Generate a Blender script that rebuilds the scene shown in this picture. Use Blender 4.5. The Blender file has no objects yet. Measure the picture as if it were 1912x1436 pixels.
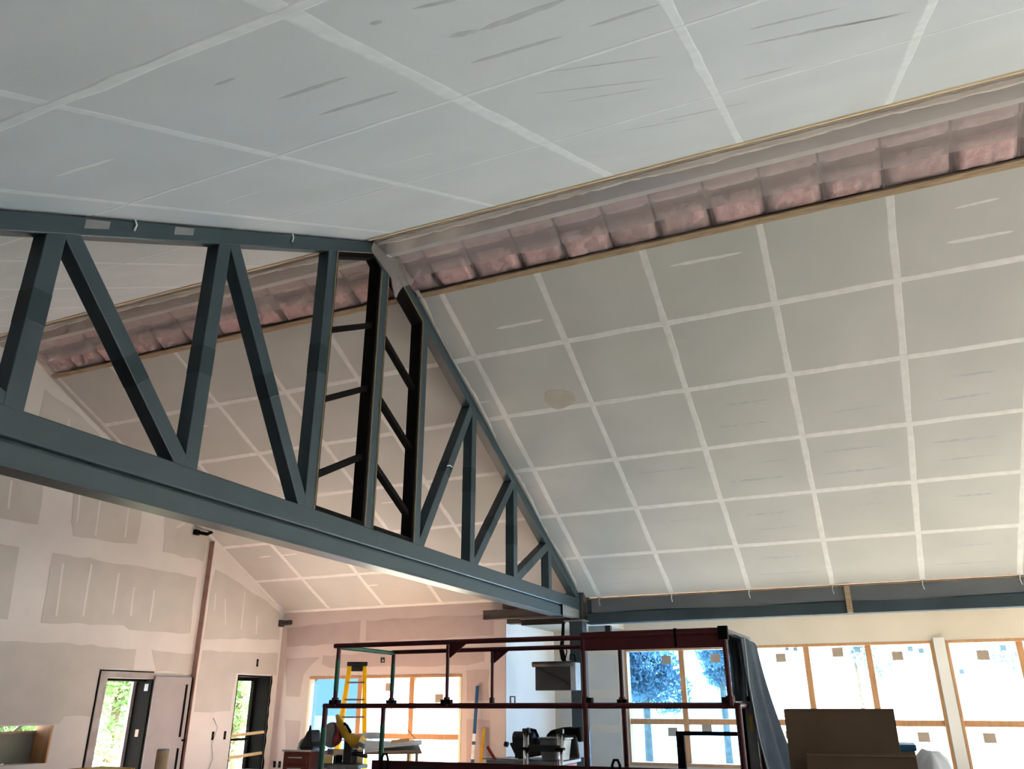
import bpy, math, random
from mathutils import Vector, Matrix
random.seed(7)
R = math.radians
sc = bpy.context.scene
col = sc.collection
H = 1.63                                   # eye height of the photographer

# ------------------------------------------------------------------ camera
cam_d = bpy.data.cameras.new('camera'); cam = bpy.data.objects.new('camera', cam_d); col.objects.link(cam)
cam_d.sensor_fit = 'HORIZONTAL'; cam_d.sensor_width = 36.0; cam_d.lens = 36.0 * 1468.1 / 1912.0
cam_d.clip_start = 0.05; cam_d.clip_end = 500
pit, yaw, rol = .3837, .4097, -.0026
fw = Vector((math.cos(pit)*math.cos(yaw), math.cos(pit)*math.sin(yaw), math.sin(pit)))
rt = Vector((math.sin(yaw), -math.cos(yaw), 0)); up = rt.cross(fw)
rt, up = rt*math.cos(rol)+up*math.sin(rol), -rt*math.sin(rol)+up*math.cos(rol)
cam.matrix_world = Matrix(((rt.x, up.x, -fw.x, 0), (rt.y, up.y, -fw.y, 0), (rt.z, up.z, -fw.z, H), (0, 0, 0, 1)))
sc.camera = cam

# ------------------------------------------------------------------ sky, sun, exposure
w = bpy.data.worlds.new('sky'); sc.world = w; w.use_nodes = True
bg = w.node_tree.nodes['Background']
bg.inputs['Color'].default_value = (0.92, 0.96, 1.0, 1); bg.inputs['Strength'].default_value = 2.4
sd = bpy.data.lights.new('sun', 'SUN'); sd.energy = 40.0; sd.angle = R(0.6); sd.color = (1.0, 0.90, 0.76)
so = bpy.data.objects.new('sun', sd); col.objects.link(so)
so.rotation_euler = Vector((-1.0, 0.12, -0.52)).to_track_quat('-Z', 'Y').to_euler()
so.location = (30, -10, 40)
sc.view_settings.view_transform = 'Standard'; sc.view_settings.look = 'None'
sc.view_settings.gamma = 1.0; sc.view_settings.use_curve_mapping = False
sc.view_settings.exposure = 1.62

YB_ = -8.0
cy = sc.cycles; cy.use_adaptive_sampling = True; cy.adaptive_threshold = .06; cy.adaptive_min_samples = 16; cy.max_bounces = 4; cy.diffuse_bounces = 3; cy.glossy_bounces = 2; cy.transmission_bounces = 3; cy.transparent_max_bounces = 8
def portal(name, loc, rot, sx, sy):        # daylight enters through the windows and the added back openings
    d = bpy.data.lights.new(name, 'AREA'); d.shape = 'RECTANGLE'; d.size = sx; d.size_y = sy
    d.energy = 1.0; d.cycles.is_portal = True
    o = bpy.data.objects.new(name, d); col.objects.link(o); o.location = loc; o.rotation_euler = rot
    return o
# facing into the room (area lights shine along local -Z)
portal('opening_portal', (17.62, 1.95, 1.55), (0, R(90), 0), 2.3, 6.0)
portal('opening_portal', (17.62, -4.3, 1.55), (0, R(90), 0), 2.3, 6.1)
portal('opening_portal', (14.98, 9.33, 1.25), (0, R(90), 0), 1.8, 3.7)
portal('opening_portal', (3.75, YB_-.2, 1.55), (R(90), 0, 0), 4.5, 2.3)  # unseen back opening, added to light the truss fronts
portal('opening_portal', (11.25, YB_-.2, 1.55), (R(90), 0, 0), 4.5, 2.3)

# ------------------------------------------------------------------ materials
def nt(m): return m.node_tree.nodes, m.node_tree.links
def mat(name, c1, c2=None, scale=3.0, rough=.7, metal=0.0, bump=0.0, bscale=None, stretch=(1, 1, 1), detail=4.0, lo=.35, hi=.65, spec=.4):
    m = bpy.data.materials.new(name); m.use_nodes = True
    N, L = nt(m); b = N['Principled BSDF']
    b.inputs['Roughness'].default_value = rough; b.inputs['Metallic'].default_value = metal
    b.inputs['Specular IOR Level'].default_value = spec
    b.inputs['Base Color'].default_value = (*c1, 1)
    if c2 or bump:
        tc = N.new('ShaderNodeTexCoord'); mp = N.new('ShaderNodeMapping'); mp.inputs['Scale'].default_value = stretch
        geo = N.new('ShaderNodeNewGeometry')
        L.new(geo.outputs['Position'], mp.inputs['Vector'])
    if c2:
        no = N.new('ShaderNodeTexNoise'); no.inputs['Scale'].default_value = scale; no.inputs['Detail'].default_value = detail
        L.new(mp.outputs['Vector'], no.inputs['Vector'])
        cr = N.new('ShaderNodeValToRGB'); cr.color_ramp.elements[0].position = lo; cr.color_ramp.elements[1].position = hi
        cr.color_ramp.elements[0].color = (*c1, 1); cr.color_ramp.elements[1].color = (*c2, 1)
        L.new(no.outputs['Fac'], cr.inputs['Fac']); L.new(cr.outputs['Color'], b.inputs['Base Color'])
    if bump:
        n2 = N.new('ShaderNodeTexNoise'); n2.inputs['Scale'].default_value = bscale or scale*6
        L.new(mp.outputs['Vector'], n2.inputs['Vector'])
        bu = N.new('ShaderNodeBump'); bu.inputs['Strength'].default_value = bump; bu.inputs['Distance'].default_value = .02
        L.new(n2.outputs['Fac'], bu.inputs['Height']); L.new(bu.outputs['Normal'], b.inputs['Normal'])
    return m
def sheet_mat(name, c, alpha, rough=.35, trans=.4):
    m = bpy.data.materials.new(name); m.use_nodes = True
    N, L = nt(m); b = N['Principled BSDF']; out = N['Material Output']
    b.inputs['Base Color'].default_value = (*c, 1); b.inputs['Roughness'].default_value = rough
    tl = N.new('ShaderNodeBsdfTranslucent'); tl.inputs['Color'].default_value = (*c, 1)
    m1 = N.new('ShaderNodeMixShader'); m1.inputs['Fac'].default_value = trans
    L.new(b.outputs[0], m1.inputs[1]); L.new(tl.outputs[0], m1.inputs[2])
    tr = N.new('ShaderNodeBsdfTransparent'); m2 = N.new('ShaderNodeMixShader'); m2.inputs['Fac'].default_value = alpha
    L.new(tr.outputs[0], m2.inputs[1]); L.new(m1.outputs[0], m2.inputs[2]); L.new(m2.outputs[0], out.inputs['Surface'])
    return m
def glass_mat(name, tint, gl=.06):
    m = bpy.data.materials.new(name); m.use_nodes = True
    N, L = nt(m); out = N['Material Output']; N.remove(N['Principled BSDF'])
    tr = N.new('ShaderNodeBsdfTransparent'); tr.inputs['Color'].default_value = (*tint, 1)
    g = N.new('ShaderNodeBsdfGlossy'); g.inputs['Roughness'].default_value = .05
    mx = N.new('ShaderNodeMixShader'); mx.inputs['Fac'].default_value = gl
    L.new(tr.outputs[0], mx.inputs[1]); L.new(g.outputs[0], mx.inputs[2]); L.new(mx.outputs[0], out.inputs['Surface'])
    return m
M = {}
M['board'] = mat('drywall_cool_lit', (.460, .498, .522), (.495, .533, .557), 1.2, .85, bump=.03, bscale=60)  # near slope drywall, cool light mixed into its colour
M['board_b'] = mat('drywall_dim_lit', (.395, .408, .400), (.435, .448, .440), 1.0, .85, bump=.03, bscale=60)  # same drywall on the far slope, dimmer light put into its colour
M['tapel'] = mat('joint_compound_cool_lit', (.545, .585, .605), (.60, .64, .66), 9, .8)  # bluish like the near drywall, cool light in the colour
M['tape'] = mat('joint_compound', (.55, .565, .565), (.61, .625, .625), 9, .8, bump=.05, bscale=40)
M['mud'] = mat('skim_mud', (.34, .36, .375), (.40, .42, .435), 12, .85)
M['mudl'] = mat('pale_skim_mud', (.60, .62, .62), (.64, .66, .66), 12, .85)
M['stain'] = mat('tan_stain', (.38, .36, .31), (.42, .40, .35), 6, .9)
M['wallw'] = mat('primed_wall', (.56, .555, .55), (.60, .595, .59), 1.5, .85, bump=.03, bscale=40)
M['wallg'] = mat('bare_wallboard', (.44, .435, .42), (.475, .47, .455), 2.5, .88)
M['pinkw'] = mat('pink_wall_mud', (.53, .465, .46), (.57, .50, .495), 1.5, .85)
M['pinkb'] = mat('pink_wallboard', (.42, .35, .35), (.455, .38, .38), 2.0, .88)
M['cream'] = mat('cream_wall', (.50, .455, .39), (.54, .495, .43), 1.3, .8)
M['white'] = mat('white_wall', (.72, .72, .70), (.76, .76, .74), 1.3, .8)
M['floor'] = mat('low_bounce_floor', (.27, .20, .155), (.31, .235, .18), .8, .75, bump=.05)  # unseen hall floor, colour darkened to cut bounce light
M['floor_pink_bounce'] = mat('pink_bounce_floor', (.70, .45, .375), (.76, .49, .41), .9, .75, bump=.05)  # unseen floor beyond the truss, red added to bounce pink light
M['steel'] = mat('slate_paint', (.026, .047, .060), (.031, .054, .068), 2.2, .42, spec=.45, bump=.02, bscale=8)
M['steel_d'] = mat('slate_touchup_and_groove_shade', (.013, .030, .038), (.016, .034, .043), 3.5, .4)
M['steelbeam'] = mat('dark_slate_beam', (.040, .056, .068), (.048, .066, .080), 2.0, .85, spec=.1)
M['primer'] = mat('brown_primer_steel', (.075, .060, .055), (.095, .078, .070), 3.0, .55)
M['black'] = mat('black_metal', (.004, .004, .004), (.006, .0055, .0055), 6, .8, spec=.08)
M['blackp'] = mat('black_plastic', (.012, .012, .013), (.020, .020, .021), 8, .45)
M['grey'] = mat('grey_metal', (.20, .21, .22), (.25, .26, .27), 5, .45, metal=.4)
M['dgrey'] = mat('dark_grey_metal', (.022, .023, .025), (.032, .033, .035), 5, .5)
M['chrome'] = mat('chrome', (.75, .76, .78), None, rough=.18, metal=1.0)
M['wood'] = mat('pine', (.55, .40, .22), (.66, .50, .30), 4, .65, stretch=(6, .6, 6), detail=6)
M['palewood'] = mat('pale_pine', (.66, .54, .36), (.74, .62, .44), 4, .7, stretch=(6, .6, 6))
M['woodd'] = mat('weathered_lumber', (.26, .19, .12), (.38, .29, .19), 5, .75, stretch=(6, .8, 6))
M['cedar'] = mat('cedar_frame', (.36, .185, .085), (.44, .235, .115), 4, .55, stretch=(5, 5, .7))
M['ply'] = mat('plywood_edge', (.26, .19, .12), (.32, .24, .15), 10, .7)
M['pale'] = mat('pale_lining', (.78, .74, .52), (.84, .80, .60), 5, .7)
M['pinkedge'] = mat('raw_edge', (.36, .22, .19), (.46, .30, .26), 4, .8)
M['insul'] = mat('pink_insulation', (.46, .315, .325), (.60, .43, .435), 9, .75, bump=.5, bscale=16, detail=8, lo=.3, hi=.7)
M['rafter'] = mat('rafter_lumber', (.20, .14, .12), (.27, .20, .165), 6, .85)
M['ridge'] = mat('grey_ridge_beam', (.60, .60, .585), (.66, .66, .645), 3, .8)
M['poly'] = sheet_mat('vapour_sheet', (.62, .58, .575), .34, .25, .5)
M['poly3'] = sheet_mat('tight_wrap', (.5, .52, .54), .13, .2, .2)
M['poly2'] = sheet_mat('loose_plastic', (.90, .86, .82), .82, .22, .5)
M['glassb'] = glass_mat('filmed_glass', (.80, .92, 1.0), .03)
M['glassdb'] = glass_mat('deep_blue_film', (.22, .34, .48), .03)
M['glassbb'] = glass_mat('blue_filmed_glass', (.40, .68, 1.0), .03)
M['glassc'] = glass_mat('clear_glass', (.95, .98, .97), .05)
M['sticker'] = sheet_mat('paper_sticker', (.30, .24, .19), .97, .8, .06)
M['stickerb'] = sheet_mat('blue_sticker', (.20, .34, .46), .92, .8, .12)
M['red'] = mat('dark_red_paint', (.070, .005, .007), (.048, .005, .006), 7, .5, bump=.05, bscale=30)
M['green'] = mat('green_paint', (.008, .085, .042), (.012, .105, .055), 7, .5)
M['maroon'] = mat('maroon_cabinet', (.20, .045, .028), (.24, .06, .04), 5, .5)
M['brightred'] = mat('bright_red', (.30, .02, .03), (.36, .03, .04), 5, .45)
M['yellow'] = sheet_mat('yellow_fibreglass', (.86, .62, .02), 1.0, .4, .55)
M['mustard'] = mat('mustard_plastic', (.55, .30, .02), (.62, .36, .03), 6, .5)
M['blue'] = mat('blue_anodised', (.015, .085, .20), (.02, .11, .25), 5, .35)
M['paper'] = mat('blue_white_paper', (.58, .66, .76), (.70, .76, .82), 5, .8)
M['orange'] = mat('tan_wood_block', (.60, .34, .14), (.66, .40, .18), 8, .6)
M['jacket'] = mat('slate_fabric', (.032, .050, .070), (.044, .066, .090), 5, .95, bump=.3, bscale=90)
M['card'] = mat('brown_cardboard', (.130, .084, .050), (.150, .100, .062), 2, .9, stretch=(1, 1, .2))
M['cardt'] = mat('tan_tube', (.50, .36, .22), (.58, .43, .28), 6, .8)
M['doorg'] = mat('grey_door_skin', (.27, .245, .255), (.31, .285, .295), 2, .45)
M['frameg'] = mat('grey_door_frame', (.24, .22, .22), (.36, .34, .34), 4, .5)
M['greenpanel'] = mat('grey_green_panel', (.20, .21, .17), (.24, .25, .21), 2, .8)
def leaf_mat(name, c1, c2):
    m = mat(name, c1, c2, 1.5, .6); N, L = nt(m); b = N['Principled BSDF']; out = N['Material Output']
    tl = N.new('ShaderNodeBsdfTranslucent'); mx = N.new('ShaderNodeMixShader'); mx.inputs['Fac'].default_value = .5
    L.new(b.inputs['Base Color'].links[0].from_socket, tl.inputs['Color'])
    L.new(b.outputs[0], mx.inputs[1]); L.new(tl.outputs[0], mx.inputs[2]); L.new(mx.outputs[0], out.inputs['Surface'])
    return m
M['leaf'] = leaf_mat('leaves', (.20, .36, .15), (.36, .52, .28))
M['leafb'] = leaf_mat('blue_tinted_leaves', (.12, .165, .18), (.19, .24, .26))  # yard foliage, blue tint of the filmed panes put into its colour
M['bark'] = mat('bark', (.10, .08, .06), (.16, .13, .10), 8, .9)
M['ground'] = mat('pale_gravel', (.62, .60, .56), (.72, .70, .66), 2, .95)
M['grass'] = mat('grass_bank', (.20, .30, .10), (.30, .40, .16), 3, .95)
M['dirtyw'] = mat('white_film', (.75, .77, .80), None, rough=.4)
M['label_y'] = mat('yellow_label', (.40, .34, .04), None, rough=.6)
M['silver'] = mat('pale_blue_plate', (.24, .28, .32), (.30, .34, .38), 6, .6, spec=.2)

# ------------------------------------------------------------------ mesh helpers
class MB:
    def __init__(s): s.v = []; s.f = []
    def add(s, vs, fs):
        o = len(s.v); s.v += [tuple(v) for v in vs]; s.f += [tuple(i+o for i in f) for f in fs]; return s
    def box(s, x0, x1, y0, y1, z0, z1):
        vs = [(x, y, z) for z in (z0, z1) for y in (y0, y1) for x in (x0, x1)]
        return s.add(vs, [(0, 2, 3, 1), (4, 5, 7, 6), (0, 1, 5, 4), (2, 6, 7, 3), (0, 4, 6, 2), (1, 3, 7, 5)])
    def bar(s, p, q, a, b, side):           # rectangular bar p->q, a wide along 'side', b along the other
        p, q = Vector(p), Vector(q); d = (q-p).normalized(); sd_ = Vector(side); sd_ = (sd_-d*sd_.dot(d)).normalized(); t = d.cross(sd_)
        vs = [e+sd_*i*a/2+t*j*b/2 for e in (p, q) for j in (-1, 1) for i in (-1, 1)]
        return s.add(vs, [(0, 2, 3, 1), (4, 5, 7, 6), (0, 1, 5, 4), (2, 6, 7, 3), (0, 4, 6, 2), (1, 3, 7, 5)])
    def tube(s, pts, r, n=10, caps=True):
        pts = [Vector(p) for p in pts]; rings = []
        ref = None
        for i, p in enumerate(pts):
            d = ((pts[min(i+1, len(pts)-1)])-pts[max(i-1, 0)]).normalized()
            if ref is None:
                ref = Vector((0, 0, 1)) if abs(d.z) < .9 else Vector((1, 0, 0))
            ref = (ref-d*ref.dot(d)).normalized(); t = d.cross(ref)
            rr = r[i] if isinstance(r, (list, tuple)) else r
            rings.append([p+(ref*math.cos(2*math.pi*k/n)+t*math.sin(2*math.pi*k/n))*rr for k in range(n)])
        vs = [v for g in rings for v in g]; fs = []
        for i in range(len(pts)-1):
            for k in range(n):
                a = i*n+k; b = i*n+(k+1) % n; fs.append((a, b, b+n, a+n))
        if caps: fs.append(tuple(range(n-1, -1, -1))); fs.append(tuple((len(pts)-1)*n+k for k in range(n)))
        return s.add(vs, fs)
    def prism(s, poly, off):                # polygon of 3D points, extruded by vector off
        n = len(poly); off = Vector(off); vs = [Vector(p) for p in poly]; vs += [v+off for v in vs]
        fs = [tuple(range(n-1, -1, -1)), tuple(n+k for k in range(n))]+[(k, (k+1) % n, n+(k+1) % n, n+k) for k in range(n)]
        return s.add(vs, fs)
    def grid(s, rows, thick=None):          # rows of points -> surface
        nr, nc = len(rows), len(rows[0]); vs = [p for r_ in rows for p in r_]
        return s.add(vs, [(i*nc+j, i*nc+j+1, (i+1)*nc+j+1, (i+1)*nc+j) for i in range(nr-1) for j in range(nc-1)])
    def build(s, name, m, parent=None, smooth=False, bevel=0, solid=0, recalc=True):
        me = bpy.data.meshes.new(name); me.from_pydata([tuple(v) for v in s.v], [], s.f)
        import bmesh
        if recalc:
            b = bmesh.new(); b.from_mesh(me); bmesh.ops.recalc_face_normals(b, faces=b.faces); b.to_mesh(me); b.free()
        me.materials.append(M[m])
        if smooth: me.polygons.foreach_set('use_smooth', [True]*len(me.polygons))
        o = bpy.data.objects.new(name, me); col.objects.link(o)
        if parent: o.parent = parent
        if solid:
            md = o.modifiers.new('thickness', 'SOLIDIFY'); md.thickness = solid; md.offset = 0
        if bevel:
            md = o.modifiers.new('edges', 'BEVEL'); md.width = bevel; md.segments = 2; md.limit_method = 'ANGLE'
        return o
def tag(o, label, cat=None, group=None, kind=None):
    o['label'] = label
    if cat: o['category'] = cat
    if group: o['group'] = group
    if kind: o['kind'] = kind
    return o
def thing(name, label, cat, group=None, kind=None):
    o = bpy.data.objects.new(name, None); col.objects.link(o); o.empty_display_size = .2
    return tag(o, label, cat, group, kind)
def struct(name, mb, m, label, cat):
    return tag(mb.build(name, m), label, cat, kind='structure')

# ------------------------------------------------------------------ setting planes
SR, CR = .5, 9.236+H                       # far slope: z = CR - SR x
SL, CL = .5206, 1.697+H                    # near slope: z = CL + SL x
nR = Vector((-SR, 0, -1)).normalized(); nL = Vector((SL, 0, -1)).normalized()
def PR(x, y, o=0): return Vector((x, y, CR-SR*x))+nR*o
def PL(x, y, o=0): return Vector((x, y, CL+SL*x))+nL*o
YB, YG, YGL = -8.0, 12.0, 12.12            # back wall, gable wall (right part), gable wall (left part)
XE, XW = 14.75, 17.4                       # eave line / pink wall, window wall
def slab(P, x0, x1, y0, y1, o0, o1):
    m = MB(); vs = [P(x, y, o) for o in (o0, o1) for y in (y0, y1) for x in (x0, x1)]
    return m.add(vs, [(0, 2, 3, 1), (4, 5, 7, 6), (0, 1, 5, 4), (2, 6, 7, 3), (0, 4, 6, 2), (1, 3, 7, 5)])
def wavy(P, a, b, wd, seg=.25, jit=.18, off=.0018, base=.0002):
    """a feathered band of compound between plane points a and b"""
    a, b = Vector(a), Vector(b); d = b-a; n = max(2, int(d.length/seg)); t = Vector((-d.y, d.x)).normalized()
    l, r_ = [], []
    for i in range(n+1):
        c = a+d*(i/n); k = 1.0
        l.append(c+t*wd/2*(k+random.uniform(-jit, jit))); r_.append(c-t*wd/2*(k+random.uniform(-jit, jit)))
    m = MB(); vs = []
    for p, q in zip(l, r_):
        m_ = (p+q)/2; pi, qi = m_+(p-m_)*.72, m_+(q-m_)*.72; vs += [P(p.x, p.y, base), P(pi.x, pi.y, off), P(qi.x, qi.y, off), P(q.x, q.y, base)]
    fs = [(0, 1, 2, 3)]
    for i in range(n):
        o = i*4; fs += [(o, o+4, o+5, o+1), (o+1, o+5, o+6, o+2), (o+2, o+6, o+7, o+3)]
    fs.append((n*4, n*4+3, n*4+2, n*4+1))
    return m.add(vs, fs)
def lens(P, a, b, wd, off=.0007):
    a, b = Vector(a), Vector(b); d = b-a; n = max(5, int(d.length/.05)); n = min(n, 14); t = Vector((-d.y, d.x)).normalized()
    pts = []
    for sgn in (1, -1):
        rng = range(n+1) if sgn > 0 else range(n-1, 0, -1)
        for i in rng:
            u = i/n; k = (4*u*(1-u))**.4*(1+random.uniform(-.25, .25)); p = a+d*u+t*sgn*wd/2*k; pts.append(P(p.x, p.y, .0001))
    nrm = (P(a.x, a.y, 1)-P(a.x, a.y, 0))
    return MB().prism(pts, nrm*off)

# ------------------------------------------------------------------ floor, ground
fl = struct('floor', MB().box(-3.5, 17.4, YB, 6.0, -.15, 0), 'floor', 'tan floor of the hall, unseen and darkened to cut bounce light', 'floor')
struct('floor', MB().box(-3.5, 14.75, 6.0, 12.2, -.15, 0), 'floor_pink_bounce', 'unseen floor beyond the steel truss, reddened to bounce pink light', 'floor')
struct('ground', MB().box(-60, 110, -90, 110, -.45, -.3), 'ground', 'pale gravel ground outside the windows', 'ground')

# ------------------------------------------------------------------ ceilings
ysep = 5.12
colN = [4.612-1.3836*k for k in range(0, 10)]; colN = [y for y in colN if y > YB+.2]
colF = [6.6, 7.97, 9.36, 10.75]
edgesY = [YB]+sorted(colN)+[5.05]+colF+[YG+.1]
rowsR = [8.19+1.0912*k for k in range(7)]; rowsR[-1] = XE+.03
ceil_r = struct('ceiling', slab(PR, 7.15, 15.0, YB-.3, 12.55, -.20, -.12), 'rafter', 'grey plasterboard roof slope falling to the window side', 'ceiling')
ceil_l = struct('ceiling', slab(PL, -.6, 7.62, YB-.3, 12.55, -.20, -.12), 'rafter', 'grey plasterboard roof slope overhead on the near side of the ridge', 'ceiling')
for i in range(6):
    for j in range(len(edgesY)-1):
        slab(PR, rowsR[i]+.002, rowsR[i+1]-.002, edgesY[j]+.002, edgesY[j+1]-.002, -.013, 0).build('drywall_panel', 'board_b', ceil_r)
rowsL = [-.4, .35, 1.88, 3.40, 4.95, 6.98]
for i in range(5):
    for j in range(len(edgesY)-1):
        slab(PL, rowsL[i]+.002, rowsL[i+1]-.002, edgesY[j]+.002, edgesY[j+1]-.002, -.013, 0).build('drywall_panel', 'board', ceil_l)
for y in colN+colF:
    wavy(PR, (rowsR[0], y), (rowsR[-1]+.05, y), .085).build('joint_tape', 'tape', ceil_r)
    wavy(PL, (.2, y), (6.97, y), .07 if abs(y-1.845) > .1 else .10).build('joint_tape', 'tapel', ceil_l)
for i in range(1, 6):
    for y0, y1 in ((YB, 4.95), (5.15, YG)):
        wavy(PR, (rowsR[i], y0), (rowsR[i], y1), .075, off=.0028).build('joint_tape', 'tape', ceil_r)
for x, wd in ((.35, .06), (1.88, .085), (3.40, .045), (4.95, .035)):
    for y0, y1 in ((YB, 4.95), (5.15, YG)):
        wavy(PL, (x, y0), (x, y1), wd, seg=.18, jit=.3, off=.0028).build('joint_tape', 'tapel', ceil_l)
wavy(PR, (rowsR[0], YG-.03), (rowsR[-1], YG-.03), .08).build('corner_tape', 'tape', ceil_r)
wavy(PR, (XE-.04, 6.6), (XE-.04, YG), .08).build('corner_tape', 'tape', ceil_r)
# trowel marks over the screw lines
near_marks = [(2.222, 1.443, 2.281, 1.234, .028), (2.595, 1.463, 2.623, 1.309, .053), (2.634, 1.314, 2.629, .851, .059), (2.97, 1.528, 3.017, 1.014, .037),
 (3.737, 1.452, 4.203, .704, .02), (3.437, 1.264, 3.764, .634, .02), (4.081, 1.35, 4.306, .837, .02), (2.608, 2.518, 2.632, 2.082, .037), (2.977, 2.545, 3.016, 2.015, .04),
 (3.009, .863, 3.029, .485, .032), (3.774, .109, 3.883, -.394, .024), (4.026, .162, 4.329, -.812, .03), (5.262, .914, 5.42, .24, .025), (4.737, .261, 4.786, -.107, .028),
 (5.223, 1.268, 5.448, .723, .019), (4.107, -.186, 4.33, -.752, .031), (2.213, 1.66, 2.232, 1.602, .035), (2.239, 2.593, 2.239, 2.456, .024)]
for x0, y0, x1, y1, wd in near_marks:
    lens(PL, (x0, y0), (x1, y1), wd).build('trowel_mark', 'mud', ceil_l)
for x0, y0, x1, y1, wd in ((1.829, 3.37, 1.87, 3.3, .033), (2.584, 4.233, 2.622, 3.756, .045), (4.3, 3.0, 4.32, 2.5, .02), (4.0, 4.3, 4.0, 3.9, .02)):
    lens(PL, (x0, y0), (x1, y1), wd).build('trowel_mark', 'mudl', ceil_l)
cols_all = sorted(colN+[5.05])
for i in range(6):
    for j in range(len(cols_all)-1):
        y0, y1 = cols_all[j], cols_all[j+1]
        for q in (.34, .68):
            if random.random() < (.85 if i > 1 and y1 < 3 else .35):
                x = rowsR[i]+(rowsR[i+1]-rowsR[i])*q+random.uniform(-.04, .04); a = y0+.12+random.uniform(0, .3); b = y1-.12-random.uniform(0, .5)
                lens(PR, (x, a), (x+random.uniform(-.02, .02), b), random.uniform(.02, .045)).build('trowel_mark', 'mud' if i > 1 else 'tape', ceil_r)
for j in range(12):
    x = rowsR[random.randint(1, 5)]+random.choice((.36, .72)); y = random.uniform(6.8, 11)
    lens(PR, (x, y), (x+.01, y+random.uniform(.25, .6)), .035).build('trowel_mark', 'tape', ceil_r)
# brown water mark beside the truss
blob = [(10.20+.17*math.cos(t)*(1+.15*math.sin(3*t)), 3.66+.26*math.sin(t)*(1+.1*math.cos(2*t))) for t in [k*math.pi/8 for k in range(16)]]
MB().prism([PR(x, y, .001) for x, y in blob], nR*.002).build('brown_stain', 'stain', ceil_r)
# drips of compound over the eave
for y in (4.612, 3.228, 1.845, .461, -.923, -2.306):
    MB().tube([PR(XE+.02, y, .01), PR(XE+.03, y+.01, .03)+Vector((0, 0, -.06)), PR(XE+.03, y-.005, .03)+Vector((0, 0, -.13))], .008, 6).build('compound_drip', 'tape', ceil_r)

# ridge recess: rafters, batts, boards
segs = [(YB, 4.95), (5.15, YG+.05)]
for y0, y1 in segs:
    slab(PR, 8.19-.03, 8.23, y0, y1, -.014, .022).build('edge_board', 'woodd', ceil_r)
    slab(PL, 6.93, 7.0, y0, y1, -.03, .018).build('edge_board', 'palewood', ceil_l)
    slab(PL, 6.9, 7.10, y0, y1, -.055, -.03).build('blocking', 'rafter', ceil_l)
MB().box(7.36, 7.44, YB, 12.1, 5.32+H, 5.62+H).build('ridge_beam', 'ridge', ceil_r)
def batt(x0, x1, y0, y1, depth, seed):
    rnd = random.Random(seed); n, k = 10, 8; top = []
    for i in range(k+1):
        row = []
        for j in range(n+1):
            u, v = i/k, j/n; e = (min(1, 9*min(u, 1-u))*min(1, 9*min(v, 1-v)))**.5
            row.append(PR(x0+(x1-x0)*u, y0+(y1-y0)*v, -.10+depth*e+rnd.uniform(-.008, .008)*e))
        top.append(row)
    return MB().grid(top)
bay = .62
y = YB+.1; kk = 0
while y < YG-.1:
    y1 = min(y+random.choice((.58, .62, .62, .66)), YG-.02)
    if y1-y > .15:
        for x0, x1, d in ((7.77, 8.185, .090), (7.45, 7.76, .10)):
            batt(x0, x1, y+.004, y1-.004, d+random.uniform(-.01, .01), kk).build('insulation_batt', 'insul', ceil_r, smooth=True); kk += 1
    slab(PR, 7.44, 8.2, y1-.012, y1+.012, -.12, -.075).build('rafter', 'rafter', ceil_r)
    y = y1
    if y >= YG-.03: break
# loose vapour sheet: hangs from the near edge of the recess and laps over the upper batts
for k, (y0, y1) in enumerate(((YB, 4.9), (5.2, YG))):
    n = int((y1-y0)/.09); rows = []
    ph = [random.uniform(0, 6.28) for _ in range(6)]
    def wv(y, a=0): return .5*math.sin(2.1*y+ph[0]+a)+.3*math.sin(5.3*y+ph[1]+a)+.2*math.sin(11.7*y+ph[2])
    prof = [(7.00, 5.30, 0), (7.06, 5.283, .3), (7.16, 5.285, .4), (7.28, 5.275, .35), (7.40, 5.295, .3), (7.50, 5.325, .3), (7.62, 5.355, .35), (7.74, 5.325, .4), (7.83, 5.285, .4), (7.92, 5.255, .7)]
    for (x, z, a) in prof:
        rows.append([Vector((x+(.012*wv(y0+(y1-y0)*j/n, x*9) if a else 0), y0+(y1-y0)*j/n, z+H+a*.032*wv(y0+(y1-y0)*j/n, x*5)+(.008*a*random.uniform(-1, 1)))) for j in range(n+1)])
    o = MB().grid(rows).build('plastic_sheet', 'poly', ceil_l, smooth=True, solid=.001)
    tag(o, 'translucent vapour sheet along the ridge gap, '+('on the camera side of the truss' if k == 0 else 'behind the truss'))
    rows = [[PR(x, y0+(y1-y0)*j/n, -.012+.016*wv(y0+(y1-y0)*j/n, x*7)+.006*random.uniform(-1, 1)) for j in range(n+1)] for x in (7.70, 7.80, 7.90, 8.0, 8.08, 8.15)]
    MB().grid(rows).build('lower_film', 'poly3', o, smooth=True, solid=.001)
    rows = []
    for (x, z, a) in ((6.995, 5.335, 0), (7.015, 5.305, .3), (7.035, 5.272, .7), (7.06, 5.262, 1.0)):
        rows.append([Vector((x, y0+(y1-y0)*j/n, z+H-a*(.008+.020*wv(y0+(y1-y0)*j/n, x*3)+.010*random.uniform(-1, 1)))) for j in range(n+1)])
    MB().grid(rows).build('folded_edge', 'poly2', o, smooth=True, solid=.001)

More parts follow.
